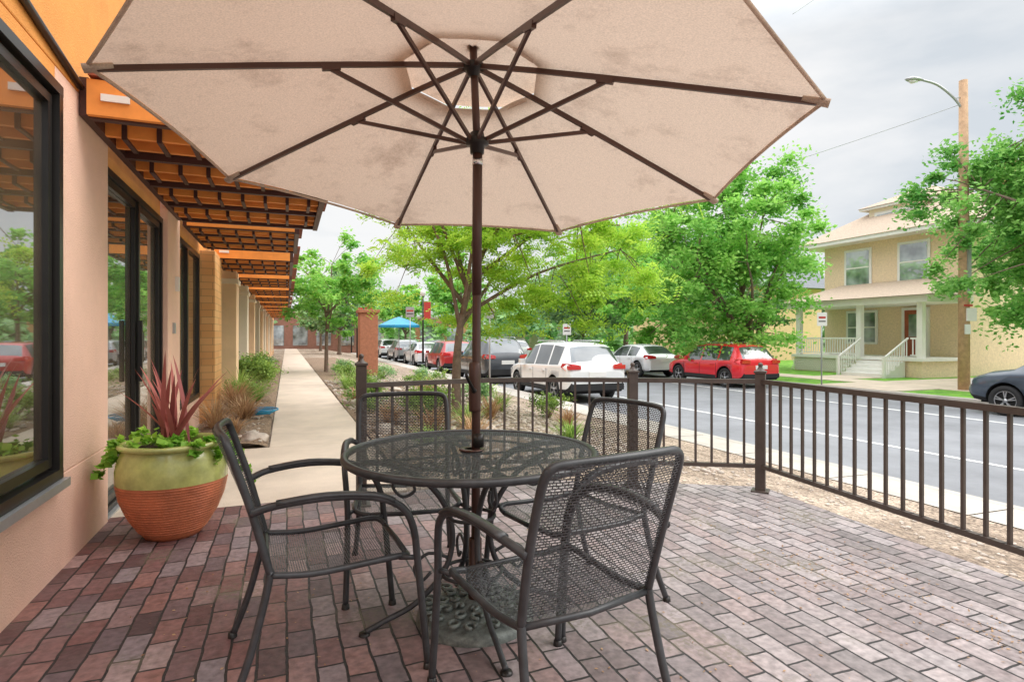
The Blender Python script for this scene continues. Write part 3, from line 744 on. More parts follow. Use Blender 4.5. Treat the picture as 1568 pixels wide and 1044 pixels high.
# ------------------------------------------------------------------ chairs
def chair(x,y,dx,dy):
    rt=empty('patio_chair',(x,y,0),math.atan2(dy,dx))
    mb=MB(); r=.0135
    W=.235
    up=[( -.235,W,.415),(-.262,W+.005,.52),(-.30,W+.01,.66),(-.345,W+.01,.80),(-.366,W+.004,.860),(-.374,W-.018,.882),(-.385,W-.06,.888),(-.398,.08,.890)]
    loop=up+[(-.402,0,.891)]+[(a,-b,c) for a,b,c in up[::-1]]
    mb.tube(smooth_path(loop,4),r,m_iron,9)
    for sd in (1,-1):
        mb.tube(smooth_path([(-.235,sd*W,.43),(-.255,sd*(W+.005),.33),(-.30,sd*(W+.015),.16),(-.355,sd*(W+.03),.012)],4),r,m_iron,8)
        mb.tube(smooth_path([(-.298,sd*(W+.018),.635),(-.22,sd*(W+.045),.660),(-.06,sd*(W+.06),.672),(.10,sd*(W+.06),.655),(.20,sd*(W+.055),.605),(.245,sd*(W+.045),.52),(.262,sd*(W+.038),.40),(.282,sd*(W+.04),.20),(.30,sd*(W+.045),.012)],5),r,m_iron,9)
        mb.tube(smooth_path([(-.22,sd*(W+.047),.668),(-.06,sd*(W+.061),.681),(.10,sd*(W+.061),.664),(.17,sd*(W+.058),.635)],4),.018,m_iron,10,flat=.55)
        mb.tube(smooth_path([(-.24,sd*W,.415),(-.1,sd*(W+.006),.400),(.08,sd*(W+.01),.408),(.20,sd*(W+.01),.415),(.235,sd*(W-.01),.405),(.245,sd*(W-.06),.395)],4),.012,m_iron,8)
        mb.tube([(.20,sd*(W+.01),.41),(.262,sd*(W+.038),.41)],.010,m_iron,8)
        for (fx,fy) in ((-.357,W+.031),(.30,W+.045)):
            mb.lathe([(.0001,.022),(.016,.02),(.0185,0)],m_black,(fx,sd*fy,0),12)
    mb.tube([(.245,-W+.06,.395),(.25,0,.393),(.245,W-.06,.395)],.011,m_iron,8)
    mb.tube([(-.235,-W,.413),(-.238,0,.40),(-.235,W,.413)],.011,m_iron,8)
    mb.obj('frame',rt)
    def sfn(u,v):
        xx=-.235+.485*u; yy=(v-.5)*2*(W+.004)*(1 if u<.9 else 1-.25*((u-.9)/.1)**2)
        z=.412-.022*math.sin(math.pi*min(1,u*1.05))-.012*(1-(2*v-1)**2)*math.sin(math.pi*u)-(.018*((u-.85)/.15)**2 if u>.85 else 0)
        return (xx,yy,z),(yy,xx)
    grid_mesh('seat_mesh',sfn,14,10,m_mesh,rt)
    def bfn(u,v):
        z=.435+.455*u; xx=-.24-.135*u**1.15-.012*u
        yy=(v-.5)*2*(W+.005)*(1 if u<.9 else 1-.10*((u-.9)/.1)**2)
        xx-=.035*(1-(2*v-1)**2)*(.35+.65*u)
        return (xx,yy,z),(yy,z)
    grid_mesh('back_mesh',bfn,14,12,m_mesh,rt)
chair(.11,1.93,-.50,.86)
chair(-.70,2.27,.90,.42)
chair(-.54,2.96,.22,-.975)
chair(.27,2.70,-.80,-.55)

# ------------------------------------------------------------------ pot
pt=empty('glazed_planter_pot',(-2.10,3.60,0)); mb=MB()
def potr(z): 
    pts=[(0,.15),(.05,.19),(.14,.245),(.24,.285),(.34,.305),(.42,.306),(.49,.292),(.54,.268)]
    for (a,ra),(b_,rb) in zip(pts[:-1],pts[1:]):
        if a<=z<=b_: return ra+(rb-ra)*(z-a)/(b_-a)
    return .268
mb.lathe([(.0001,.0)]+[(potr(z),z) for z in (0,.02,.05,.09,.14,.19,.24,.29,.345)],m_terra,(0,0,0),44)
z=.05
while z<.34:
    mb.tube(ring(potr(z)-.001,z,0,44),.0035,m_terra,6,closed=True); z+=.0165
mb.lathe([(potr(z),z) for z in (.345,.38,.42,.46,.49,.52,.54)],m_glaze,(0,0,0),44)
mb.lathe([(.268,.54),(.292,.548),(.298,.562),(.292,.575),(.262,.578),(.255,.56),(.255,.50)],m_glaze,(0,0,0),44)
mb.lathe([(.256,.53),(.0001,.55)],m_soil,(0,0,0),24)
mb.obj('pot',pt)
blades('cordyline_spikes',(0,0,.54),22,.64,.027,(.03,.75),lf_burg,3,.35,pt)
r=np.random.default_rng(5)
C=[];R=[]
for i in range(18):
    a=r.uniform(0,2*math.pi); q=r.uniform(.1,.27); C.append([q*math.cos(a),q*math.sin(a),.575+r.uniform(0,.04)]); R.append(.055)
for a,l in ((3.3,5),(3.7,3),(2.8,4),(5.6,2),(.2,6),(.5,4),(6.1,3)):
    for k in range(l): C.append([(.29+.03*k if l>4 else .30)*math.cos(a)*(1.05),(.29+.025*k)*math.sin(a),.585-.05*k]); R.append(.045)
leaves('trailing_vine',*clump_leaves(r,C,R,18,.050,.042,.7,.9),lf_vine,pt)

# ------------------------------------------------------------------ planting
def bloc(bx,by,z=0): v=B2W(bx,by,z); return (v.x,v.y,v.z)
shrub('green_shrub',bloc(-.62,13.6),.62,.95,lf_shrub,1,6000,.06,.035)
shrub('green_shrub',bloc(-.62,10.6),.35,.55,lf_grass,2,2500,.05,.022)
for i,(a,b_,L,n) in enumerate(((-.55,8.9,.55,260),(-.75,9.9,.75,260),(-.5,11.4,.6,220),(-.85,8.2,.6,160),(-.6,7.7,.35,140),(-.85,12.2,.9,200))):
    blades('ornamental_grass',bloc(a,b_,.03),n,L,.009,(.05,.8),lf_dry if i%3<2 else lf_grass,20+i,.8)
for i,(a,b_) in enumerate(((-.6,16.5),(-.65,19),(-.6,22.5),(1.6,12.5),(1.5,15.5),(1.7,19),(2.2,9.2),(1.4,10.4),(3.4,11),(3.0,13.5),(4.2,12.5),(2.6,17),(4.4,9.5),(1.8,8.3),(3.6,16))):
    shrub('low_shrub',bloc(a,b_,gz(a) if a>2.6 else 0),.4,.55 if i<6 else .5,(lf_shrub,lf_grass,lf_far)[i%3],40+i,1600,.05,.026)
for i,(a,b_,L) in enumerate(((1.35,8.2,.5),(1.25,9.6,.45),(1.7,7.2,.55),(2.3,7.6,.5),(1.2,11,.5),(1.3,14,.6),(2.0,6.4,.5),(1.45,6.3,.4),(2.9,8.4,.5),(3.2,6.3,.4),(4.0,8.0,.45),(3.5,9.6,.5),(2.6,11.5,.55))):
    blades('ornamental_grass',bloc(a,b_,gz(a)),130,L,.014,(.1,.9),lf_grass if i%2 else lf_dry,60+i,.7)
mb=MB()
pts=[(.15*math.cos(t*.5)*(1+.02*t),.15*math.sin(t*.5)*(1+.02*t),.03+.0016*t) for t in range(48)]
mb.tube(pts,.011,m_hose,6); mb.obj('garden_hose',loc=bloc(-.38,9.3,.05))
def rock(loc,s,seed):
    bm=bmesh.new(); bmesh.ops.create_icosphere(bm,subdivisions=3,radius=1)
    for v in bm.verts:
        k=1+.35*noise.noise(v.co*1.3+Vector((seed,0,0))); v.co=Vector((v.co.x*s[0],v.co.y*s[1],v.co.z*s[2]))*k
    me=bpy.data.meshes.new('rock'); bm.to_mesh(me); bm.free(); me.materials.append(m_rock)
    for p in me.polygons: p.use_smooth=True
    o=bpy.data.objects.new('landscape_rock',me); COL.objects.link(o); o.location=loc
rock(bloc(-.36,7.25,.05),(.15,.11,.09),1); rock(bloc(-.75,7.15,.04),(.10,.08,.06),5); rock(bloc(1.15,7.4,.03),(.12,.1,.08),9); rock(bloc(1.2,6.2,.03),(.14,.1,.09),13)
for i in range(14):
    bx=random.uniform(1.05,2.5); byy=random.uniform(5.8,14); q=random.uniform(.08,.2); rock(bloc(bx,byy,.03),(q,q*.8,q*.6),20+i)
for i in range(7):
    q=random.uniform(.05,.11); rock(bloc(random.uniform(-.95,-.32),random.uniform(7.3,11),.06),(q,q*.8,q*.6),50+i)

pl=empty('brick_pillar',(-3.60,14.5,0),ANG); mb=MB()
mb.box(-.22,.22,-.22,.22,-.1,1.80,m_brickp); mb.box(-.26,.26,-.26,.26,1.80,1.88,m_brickp); mb.box(-.25,.25,-.25,.25,0,.25,m_conc2); mb.obj('pillar',pl,bevel=.01)

# ------------------------------------------------------------------ trees
tree('honey_locust_tree',(-.86,9.0,-.03),(-.05,9.2,3.0),(2.75,2.3,1.5),.085,125,70,.58,.24,.1,lf_locust,11,flat=.40,fork=.42,nl=10,frond=5,drop=.05,shell=.5)
tree('ash_tree',(9.9,23.0,-.46),(8.2,22.6,4.45),(3.6,3.0,4.0),.17,190,300,.85,.17,.10,lf_ash,12,flat=.62,fork=.30,nl=10,drop=.05)
tree('elm_tree',bloc(18.0,6.5,-.46),(16.0,17.3,4.9),(3.0,2.8,4.2),.2,180,280,.72,.15,.085,lf_right,13,flat=.75,fork=.33,nl=9,drop=.1,shell=.6)
tree('young_tree',(-6.4,20,-.03),(-6.2,20,2.9),(2.0,1.7,1.6),.08,80,160,.45,.13,.07,lf_ash,14,flat=.6)
tree('street_tree',(3.9,33,-.46),(4.0,33,3.6),(3.4,3,2.9),.2,80,160,.95,.25,.15,lf_far,15)
tree('street_tree',(9.0,30,-.46),(8.0,30,3.2),(3.2,2.6,3.0),.2,80,160,.9,.24,.15,lf_ash,16)
tree('street_tree',bloc(19,30,-.46),(7.5,38,5.5),(4.2,3,4.0),.2,80,150,1.1,.30,.19,lf_ash,26)
tree('street_tree',(-12.5,42,-.03),(-12.5,42,3.6),(2.6,2.5,2.4),.15,50,150,.8,.3,.18,lf_far,17)
tree('street_tree',(-3.5,40,-.46),(-3.5,40,4.0),(2.8,2.5,2.6),.18,50,150,.8,.3,.18,lf_ash,18)
tree('street_tree',(-8.8,48,-.46),(-8.8,48,3.4),(2.2,2.2,2.0),.14,40,140,.8,.3,.18,lf_ash,28)
tree('street_tree',(-16.5,50,-.03),(-16.5,50,3.4),(2.4,2.2,2.2),.14,40,140,.8,.3,.18,lf_far,38)
tree('garden_tree',bloc(25.5,12.5,-.44),tuple(B2W(25.5,12.3,4.4)),(2.5,2.5,3.2),.2,60,180,.8,.24,.14,lf_right,19)
tree('garden_tree',bloc(22.5,23.6,-.44),tuple(B2W(22.5,24.2,2.5)),(2.2,2.2,2.2),.12,50,180,.6,.2,.12,lf_far,29)
r=np.random.default_rng(33); C=[];R=[]
for i in range(300):
    x=r.uniform(-60,80); yy=r.uniform(56,95); top=(5.2+2.4*math.sin(x*.23)+r.normal(0,1.0))*yy/80
    if -10<x<-4 and yy<64: continue
    C.append([x,yy,r.uniform(.2,1)*max(2.2,top)-.5]); R.append(r.uniform(1.4,2.8))
leaves('distant_trees',*clump_leaves(r,C,R,120,.8,.5,.8),lf_far)

# ------------------------------------------------------------------ house
hs=empty('brick_house',rot=ANG); mb=MB()
x0,x1,y0,y1=26,35,15.7,22.2; zb,ze=-.45,5.75
mb.box(x0,x1,y0,y1,zb,ze-.02,m_hbrick); mb.obj('walls',hs)
mb=MB(); e=.9
mb.box(x0-e,x1+e,y0-e,y1+e,ze-.02,ze+.16,m_white)
rx0,rx1,ry0,ry1=x0-e-.05,x1+e+.05,y0-e-.05,y1+e+.05; zr=ze+.163; pk=8.55
mid=(ry0+ry1)/2; inset=(ry1-ry0)/2
mb.add([(rx0,ry0,zr),(rx1,ry0,zr),(rx1,ry1,zr),(rx0,ry1,zr),(rx0+inset,mid,pk),(rx1-inset,mid,pk)],[(0,3,2,1),(0,4,3),(1,2,5),(0,1,5,4),(3,4,5,2)],m_roof)
mb.box(27.0,30,17.9,20.5,6.1,7.45,m_cream); mb.box(26.75,30,17.55,20.85,7.45,7.55,m_white)
mb.add([(26.7,17.5,7.553),(31,17.5,7.553),(31,20.9,7.553),(26.7,20.9,7.553),(28.3,19.2,8.3),(31,19.2,8.3)],[(0,4,3),(0,1,5,4),(3,4,5,2),(1,2,5)],m_roof)
pz=2.86
mb.box(23.2,26.0,15.2,22.0,pz-.28,pz,m_white)
mb.add([(23.0,15.0,pz+.003),(26.0,15.0,pz+.003),(26.0,22.2,pz+.003),(23.0,22.2,pz+.003),(25.98,16.0,3.75),(25.98,21.2,3.75)],[(0,4,5,3),(0,1,4),(2,3,5)],m_roof)
mb.obj('roofs',hs)
mb=MB()
for (a,b_,c,d,x) in ((19.7,20.9,3.75,5.35,26),(17.0,18.2,3.75,5.35,26),(19.4,20.8,.95,2.35,26),(18.35,20.05,6.35,7.15,27)):
    mb.box(x-.06,x-.002,a-.12,b_+.12,c-.1,d+.12,m_white)
    mb.box(x-.075,x-.062,a,b_,c,d,m_glassh)
    mb.box(x-.09,x-.076,a,b_,(c+d)/2-.03,(c+d)/2+.03,m_white)
    if x==27: mb.box(x-.095,x-.091,(a+b_)/2-.03,(a+b_)/2+.03,c,d,m_white)
mb.box(25.9,25.998,16.9,18.1,.35,2.5,m_white); mb.box(25.88,25.899,17.1,17.95,.35,2.38,m_slat); mb.box(25.86,25.879,17.3,17.75,1.2,2.2,m_glassh)
mb.box(23.4,26,15.5,21.9,.22,.35,m_white); mb.box(23.5,26,15.6,21.8,-.45,.22,m_hbrick)
for yy in (15.7,18.35,21.6):
    mb.box(23.5,23.72,yy-.11,yy+.11,.35,pz-.28,m_white)
for i in range(5): mb.box(23.4-.3*(i+1),23.4-.3*i,16.2,18.15,-.45,.35-.16*(i+1),m_white)
def rail(y0,y1,x,z):
    mb.box(x,x+.06,y0,y1,z+.75,z+.82,m_white); mb.box(x,x+.05,y0,y1,z+.08,z+.13,m_white)
    yy=y0+.06
    while yy<y1: mb.box(x+.01,x+.04,yy,yy+.035,z+.13,z+.75,m_white); yy+=.13
rail(18.46,21.5,23.55,.35); rail(15.8,16.1,23.55,.35)
for yy in (16.15,18.2):
    mb.bar((23.5,yy,1.15),(22.1,yy,.35),.06,.06,m_white); mb.box(22.05,22.15,yy-.05,yy+.05,-.45,.42,m_white)
    for k in range(9):
        xx=23.4-.14*k; zt=1.15-(23.5-xx)*.57; mb.box(xx,xx+.03,yy-.015,yy+.015,zt-.8,zt,m_white)
for k in range(34):
    yy=18.4+.1*k
    if yy<21.7: mb.bar((23.47,yy,-.4),(23.47,yy+.35,.2),.02,.03,m_white); mb.bar((23.45,yy+.35,-.4),(23.45,yy,.2),.02,.03,m_white)
mb.obj('windows_door_porch',hs)
mb=MB(); mb.box(31,31.8,16.4,17.1,6.5,9.3,m_brickp); mb.obj('chimney',hs)
h2=empty('grey_roof_house',rot=ANG); mb=MB()
mb.box(26,36,31,40,-.45,4.6,m_tan)
mb.add([(25.2,30.2,4.6),(36.8,30.2,4.6),(36.8,40.8,4.6),(25.2,40.8,4.6),(25.2,35.5,8.6),(36.8,35.5,8.6)],[(0,3,2,1),(0,1,5,4),(3,4,5,2),(0,4,3),(1,2,5)],m_groof)
for yy in (32.2,35,37.8): mb.box(25.93,25.998,yy,yy+1,2.6,4.0,m_white); mb.box(25.90,25.928,yy+.1,yy+.9,2.7,3.9,m_glassh)
mb.obj('house_body',h2)
def shop(name,x,y,w,h,mat,seed):
    rt=empty(name,(x,y,0),ANG*.4); mb=MB()
    mb.box(-w/2,w/2,0,8,-.5,h,mat); mb.box(-w/2-.1,w/2+.1,-.1,8.1,h,h+.25,m_shopC)
    n=int(w/2.2)
    for i in range(n):
        a=-w/2+w*(i+.2)/n; mb.box(a,a+w/n*.62,-.06,-.002,.3,2.3,m_glassh)
        if (i+seed)%3==0: mb.box(a-.1,a+w/n*.62+.1,-.9,-.062,2.5,2.75,m_groof)
    mb.obj('shop_body',rt)
shop('shop_building',-8.0,66,6,3.2,m_shopA,0); shop('shop_building',-20,58,9,3.6,m_shopB,1); shop('shop_building',3,78,9,3.2,m_shopC,2); shop('shop_building',-13.5,62,5,3.0,m_shopC,1)

# market umbrella and lamp posts up the street
mu=empty('market_umbrella',(-7.4,38,-.2)); mb=MB()
mb.tube([(0,0,0),(0,0,2.5)],.03,m_steel,8); mb.lathe([(.0001,2.7),(.6,2.5),(1.35,2.15),(1.35,2.0)],m_hose,(0,0,0),8,False); mb.obj('shade',mu)
def lamppost(x,y,h):
    rt=empty('lamp_post',(x,y,-.1)); mb=MB()
    mb.tube([(0,0,0),(0,0,h)],[.06,.035],m_black,8); mb.lathe([(.0001,.35),(.12,.3),(.16,.1),(.07,0)],m_amber,(0,0,h),10); mb.box(.05,.4,-.01,.01,h-1.2,h-.3,m_signred)
    mb.obj('post_and_globe',rt)
lamppost(-6.9,27,3.4); lamppost(-9.6,36,3.4); lamppost(-4.6,30,3.4); lamppost(-13,47,3.6)

# ------------------------------------------------------------------ pole with street lamp, signs, wires
PB=Vector(((1476-784)/FPX*18,18,-.46))
up_=empty('utility_pole',PB); mb=MB()
mb.tube([(0,0,0),(0,0,4.8),(-.02,0,9.6)],[.16,.14,.115],m_polew,16)
mb.box(-.02,.08,-.20,-.14,3.0,5.2,m_steel)
mb.box(-.05,.25,-.19,-.15,2.15,2.55,m_white); mb.box(-.10,.06,-.19,-.15,1.75,2.05,m_amber); mb.box(-.12,.12,-.195,-.155,2.6,2.66,m_signred)
mb.obj('pole',up_)
ls=empty('street_lamp',PB); mb=MB()
d=Vector((-CA,-SA*.3,0)).normalized()
a=[Vector((0,0,8.65)),d*.35+Vector((0,0,9.05)),d*.9+Vector((0,0,9.42)),d*1.45+Vector((0,0,9.55))]
mb.tube(smooth_path(a,5),.035,m_steel,8); mb.tube([(0,0,9.1),tuple(a[1]+Vector((0,0,-.02)))],.018,m_steel,6)
h=a[-1]; mb.tube([h-d*.05,h+d*.12,h+d*.35,h+d*.52],[.04,.10,.13,.05],m_steel,12,flat=.6)
mb.tube([h+d*.14+Vector((0,0,-.06)),h+d*.30+Vector((0,0,-.075)),h+d*.42+Vector((0,0,-.05))],[.05,.09,.04],m_amber,12,flat=.6)
mb.obj('arm_and_head',ls)
wr=empty('power_line'); mb=MB()
def wire(a,b_,sag,r=.009):
    a=Vector(a);b_=Vector(b_); mb.tube([a.lerp(b_,t/16)-Vector((0,0,sag*4*(t/16)*(1-t/16))) for t in range(17)],r,m_steel,5)
wire(PB+Vector((0,0,8.9)),(2.0,44,9.5),.5)
wire((8.7,18,11.2),(10.6,18.5,12.6),.0,.009)
mb.obj('wires',wr)
def sign(name,x,y,z,h,w,sh,face):
    rt=empty(name,(x,y,z)); mb=MB(); mb.tube([(0,0,0),(0,0,h)],.025,m_steel,8)
    mb.box(-w/2,w/2,-.04,-.027,h-sh,h,face); mb.box(-w/2+.05,w/2-.05,-.043,-.0405,h-sh*.45,h-sh*.3,m_signred)
    mb.box(-w/2+.05,w/2-.05,-.043,-.0405,h-sh*.7,h-sh*.62,m_dark)
    mb.obj('sign_plate',rt)
sign('parking_sign',(1258-784)/FPX*20,20,-.46,2.5,.34,.46,m_white)
sign('parking_sign',(868-784)/FPX*24,24,-.46,2.2,.34,.46,m_white)
sign('traffic_sign',(750-784)/FPX*17,17,-.46,2.6,.3,.4,m_steel)
sign('traffic_sign',(628-784)/FPX*34,34,-.46,3.4,.5,.6,m_steel)

# ------------------------------------------------------------------ cars
m_carglass=glassmat('car_glass',(.03,.035,.038),.22,hi=.6)
def car(name,col,bx,by,z=-.6,H=1.66,L=4.5,W=1.82,heading=0,kind='suv'):
    w=B2W(bx,by); rt=empty(name,(w.x,w.y,z),ANG+math.pi/2+heading)
    paint=M(name+'_paint',col,.32,var=.02,coat=.9,metal=.15)
    if kind=='suv':
        S=[(-2.25,.48,.80,.86,.66,.78,'p'),(-2.20,.34,.92,1.02,.70,.87,'p'),(-2.12,.30,1.02,1.13,.72,.90,'r'),(-1.80,.28,1.05,1.54,.62,.91,'p'),(-1.62,.27,1.04,1.61,.62,.91,'g'),
           (-1.02,.26,1.02,1.65,.63,.91,'p'),(-.94,.26,1.02,1.655,.63,.91,'g'),(-.06,.26,1.00,1.655,.63,.91,'p'),(.02,.26,1.00,1.65,.63,.91,'g'),(.50,.26,.985,1.60,.61,.91,'w'),
           (.85,.26,.98,1.36,.64,.91,'w2'),(1.28,.27,.96,1.06,.72,.90,'p'),(1.75,.28,.90,.99,.68,.88,'p'),(2.08,.32,.80,.87,.62,.82,'p'),(2.22,.40,.62,.68,.55,.70,'p')]
    else:
        S=[(-2.25,.48,.78,.84,.62,.76,'p'),(-2.18,.34,.90,.98,.70,.86,'p'),(-1.95,.30,.95,1.06,.70,.89,'r'),(-1.35,.26,.96,1.38,.58,.90,'p'),(-1.25,.26,.96,1.41,.58,.90,'g'),
           (-.80,.25,.95,1.46,.59,.90,'g'),(-.55,.25,.95,1.47,.59,.90,'p'),(-.48,.25,.94,1.475,.59,.90,'g'),(.0,.25,.93,1.46,.59,.90,'g'),(.30,.25,.92,1.42,.58,.90,'w'),
           (.70,.25,.91,1.22,.62,.90,'w2'),(1.18,.26,.89,.96,.70,.89,'p'),(1.72,.28,.83,.90,.66,.87,'p'),(2.08,.32,.74,.79,.60,.80,'p'),(2.22,.40,.58,.62,.52,.68,'p')]
    kx=L/4.5; base=1.665 if kind=='suv' else 1.49; kz=H/base; kw=W/1.82
    mb=MB(); rings=[]
    for (x,zb,be,tp,tw,ww,_) in S:
        hf=[(ww*.90,zb),(ww*.985,zb+.10),(ww,.62 if .62<be else be*.8),(ww*.985,be-.05),(ww*.955,be),(tw+.035,tp-.075 if tp-be>.15 else be+(tp-be)*.45),(tw,tp-.03 if tp-be>.15 else be+(tp-be)*.7),(tw*.75,tp),(0,tp+.02)]
        ring_=[(x*kx,yy*kw,zz*kz) for yy,zz in hf]+[(x*kx,-yy*kw,zz*kz) for yy,zz in hf[:-1][::-1]]
        rings.append(ring_)
    n=len(rings[0]); vs=[p for rg in rings for p in rg]
    groups={}
    for i in range(len(S)-1):
        ty=S[i][6]
        for k in range(n):
            kk=(k+1)%n; f=(i*n+k,(i+1)*n+k,(i+1)*n+kk,i*n+kk)
            mt=paint
            if ty=='g' and k in (4,n-6): mt=m_carglass
            if ty in('w','w2','r') and k in (6,7,8,9): mt=m_carglass
            if ty=='w' and k in (4,n-6): mt=m_carglass
            if k in (0,n-2) : mt=m_rubber if kind=='suv' else paint
            if k==n-1: mt=m_dark
            groups.setdefault(mt,[]).append(f)
    mb.v=[tuple(p) for p in vs]
    for mt,fl in groups.items():
        k_=mb.m(mt)
        for f in fl: mb.f.append(list(f)); mb.mi.append(k_); mb.sm.append(True)
    k_=mb.m(paint)
    mb.f.append(list(range(n))); mb.mi.append(k_); mb.sm.append(False)
    mb.f.append([ (len(S)-1)*n+i for i in range(n)][::-1]); mb.mi.append(k_); mb.sm.append(False)
    body=mb.obj('body',rt)
    bm=bmesh.new(); bm.from_mesh(body.data); bmesh.ops.recalc_face_normals(bm,faces=bm.faces); bm.to_mesh(body.data); bm.free()
    wr_=.345; ax=(-1.36*kx,1.38*kx)
    cut=MB()
    for xx in ax:
        seg=24; v=[];f=[]
        for sy in (-1.2,1.2):
            for q in range(seg):
                a=2*math.pi*q/seg; v.append((xx+.405*math.cos(a),sy,.36+.405*math.sin(a)))
        f=[(q,(q+1)%seg,seg+(q+1)%seg,seg+q) for q in range(seg)]+[tuple(range(seg))[::-1],tuple(range(seg,2*seg))]
        cut.add(v,f,m_dark)
    co=cut.obj('cutter',rt)
    bm=bmesh.new(); bm.from_mesh(co.data); bmesh.ops.recalc_face_normals(bm,faces=bm.faces); bm.to_mesh(co.data); bm.free()
    md=body.modifiers.new('b','BOOLEAN'); md.operation='DIFFERENCE'; md.object=co; md.solver='EXACT'
    try: md.material_mode='TRANSFER'
    except Exception: pass
    dg=bpy.context.evaluated_depsgraph_get(); ne=bpy.data.meshes.new_from_object(body.evaluated_get(dg))
    body.modifiers.clear(); body.data=ne; bpy.data.objects.remove(co,do_unlink=True)
    mb=MB()
    mb.box(-2.0*kx,2.0*kx,-.62*kw,.62*kw,.25,.72,m_dark)
    hw=.91*kw
    for xx in ax:
        for sd in (1,-1):
            pr=[(.20,-.09),(wr_-.03,-.10),(wr_,-.07),(wr_,.07),(wr_-.03,.10),(.235,.095),(.225,.07)]
            vs=[];N=28
            for r_,yy in pr:
                for q in range(N):
                    a=2*math.pi*q/N; vs.append((xx+r_*math.cos(a),sd*(hw-.115+yy),wr_+r_*math.sin(a)))
            fs=[(i*N+q,i*N+(q+1)%N,(i+1)*N+(q+1)%N,(i+1)*N+q) for i in range(len(pr)-1) for q in range(N)]
            mb.add(vs,fs,m_rubber,True)
            yo=sd*(hw-.05)
            vs=[(xx+.228*math.cos(2*math.pi*q/N),sd*(hw-.075),wr_+.228*math.sin(2*math.pi*q/N)) for q in range(N)]
            mb.add(vs,[tuple(range(N))],m_dark)
            for q in range(5):
                a=2*math.pi*q/5+.3
                for da in (-.14,.14):
                    mb.bar((xx+.03*math.cos(a),yo,wr_+.03*math.sin(a)),(xx+.225*math.cos(a+da),yo,wr_+.225*math.sin(a+da)),.03,.022,m_alloy)
            mb.tube([(xx+.222*math.cos(2*math.pi*q/N),yo,wr_+.222*math.sin(2*math.pi*q/N)) for q in range(N)],.012,m_alloy,6,closed=True)
            mb.tube([(xx,yo-.01*sd,wr_),(xx,yo+.018*sd,wr_)],.05,m_alloy,12)
    mb.obj('wheels',rt)
    mb=MB()
    for sd in (1,-1):
        zt=(.93 if kind=='suv' else .86)*kz
        mb.add([(-2.24*kx,sd*.52*kw,zt),(-2.14*kx,sd*.905*kw,zt-.02),(-1.90*kx,sd*.925*kw,zt+.06),(-1.95*kx,sd*.90*kw,zt+.16),(-2.15*kx,sd*.80*kw,zt+.16),(-2.20*kx,sd*.52*kw,zt+.12)],[(0,1,2,3,4,5) if sd<0 else (5,4,3,2,1,0)],m_red)
        mb.box(-2.26*kx,-2.14*kx,min(sd*.50,sd*.86)*kw,max(sd*.50,sd*.86)*kw,zt,zt+.11,m_red)
        mb.box(1.93*kx,2.12*kx,min(sd*.52,sd*.80)*kw,max(sd*.52,sd*.80)*kw,.66*kz,.78*kz,m_amber)
        mb.box(.62*kx,.78*kx,min(sd*.90,sd*1.06)*kw,max(sd*.90,sd*1.06)*kw,.99*kz,1.13*kz,paint)
        for xx in (-.92,.02,.98):
            mb.box(xx*kx-.006,xx*kx+.006,min(sd*hw,sd*(hw+.004)),max(sd*hw,sd*(hw+.004)),.36,.93*kz,m_dark)
        for xx in (-.80,.14):
            mb.box(xx*kx,xx*kx+.18,min(sd*hw,sd*(hw+.03)),max(sd*hw,sd*(hw+.03)),.84*kz,.875*kz,paint)
        if kind=='suv':
            mb.box(-.9*kx,.92*kx,min(sd*hw,sd*(hw+.012)),max(sd*hw,sd*(hw+.012)),.30,.42,m_rubber)
            mb.tube([(-1.5*kx,sd*.60*kw,1.66*kz),(-1.4*kx,sd*.60*kw,1.70*kz),(.25*kx,sd*.60*kw,1.70*kz),(.4*kx,sd*.60*kw,1.66*kz)],.014,m_chrome,6)
    mb.box(-2.275*kx,-2.20*kx,-.26,.26,.72*kz,.86*kz,m_white); mb.box(-2.28*kx,-2.15*kx,-.80*kw,.80*kw,.36,.54*kz,m_rubber if kind=='suv' else paint)
    mb.box(2.16*kx,2.24*kx,-.5*kw,.5*kw,.42,.60,m_dark)
    mb.obj('lights_and_trim',rt,bevel=.008)
    return rt
car('white_suv',(.80,.80,.80),7.85,16.1,H=1.66,L=4.55,W=1.85)
car('dark_suv',(.045,.05,.06),7.85,23.0,H=1.75,L=4.7)
car('red_car',(.45,.03,.03),7.85,29.3,H=1.6,L=4.3)
car('white_car',(.78,.79,.80),7.85,35.5,H=1.5,kind='sedan')
car('red_car',(.75,.015,.03),15.45,17.9,H=1.56,L=4.3,W=1.8)
car('white_car',(.75,.76,.78),15.45,23.5,H=1.47,kind='sedan')
car('silver_car',(.42,.45,.48),15.45,29.4,H=1.5)
car('dark_blue_suv',(.05,.07,.10),16.2,6.9,H=1.7,L=4.6)
car('silver_car',(.5,.5,.52),7.85,42,H=1.6); car('white_car',(.75,.75,.76),7.8,49,H=1.6)
car('dark_car',(.05,.06,.08),11.5,47,H=1.5,kind='sedan'); car('white_car',(.75,.75,.76),15.3,40,H=1.55)
car('blue_car',(.05,.15,.4),15.3,48,H=1.5)

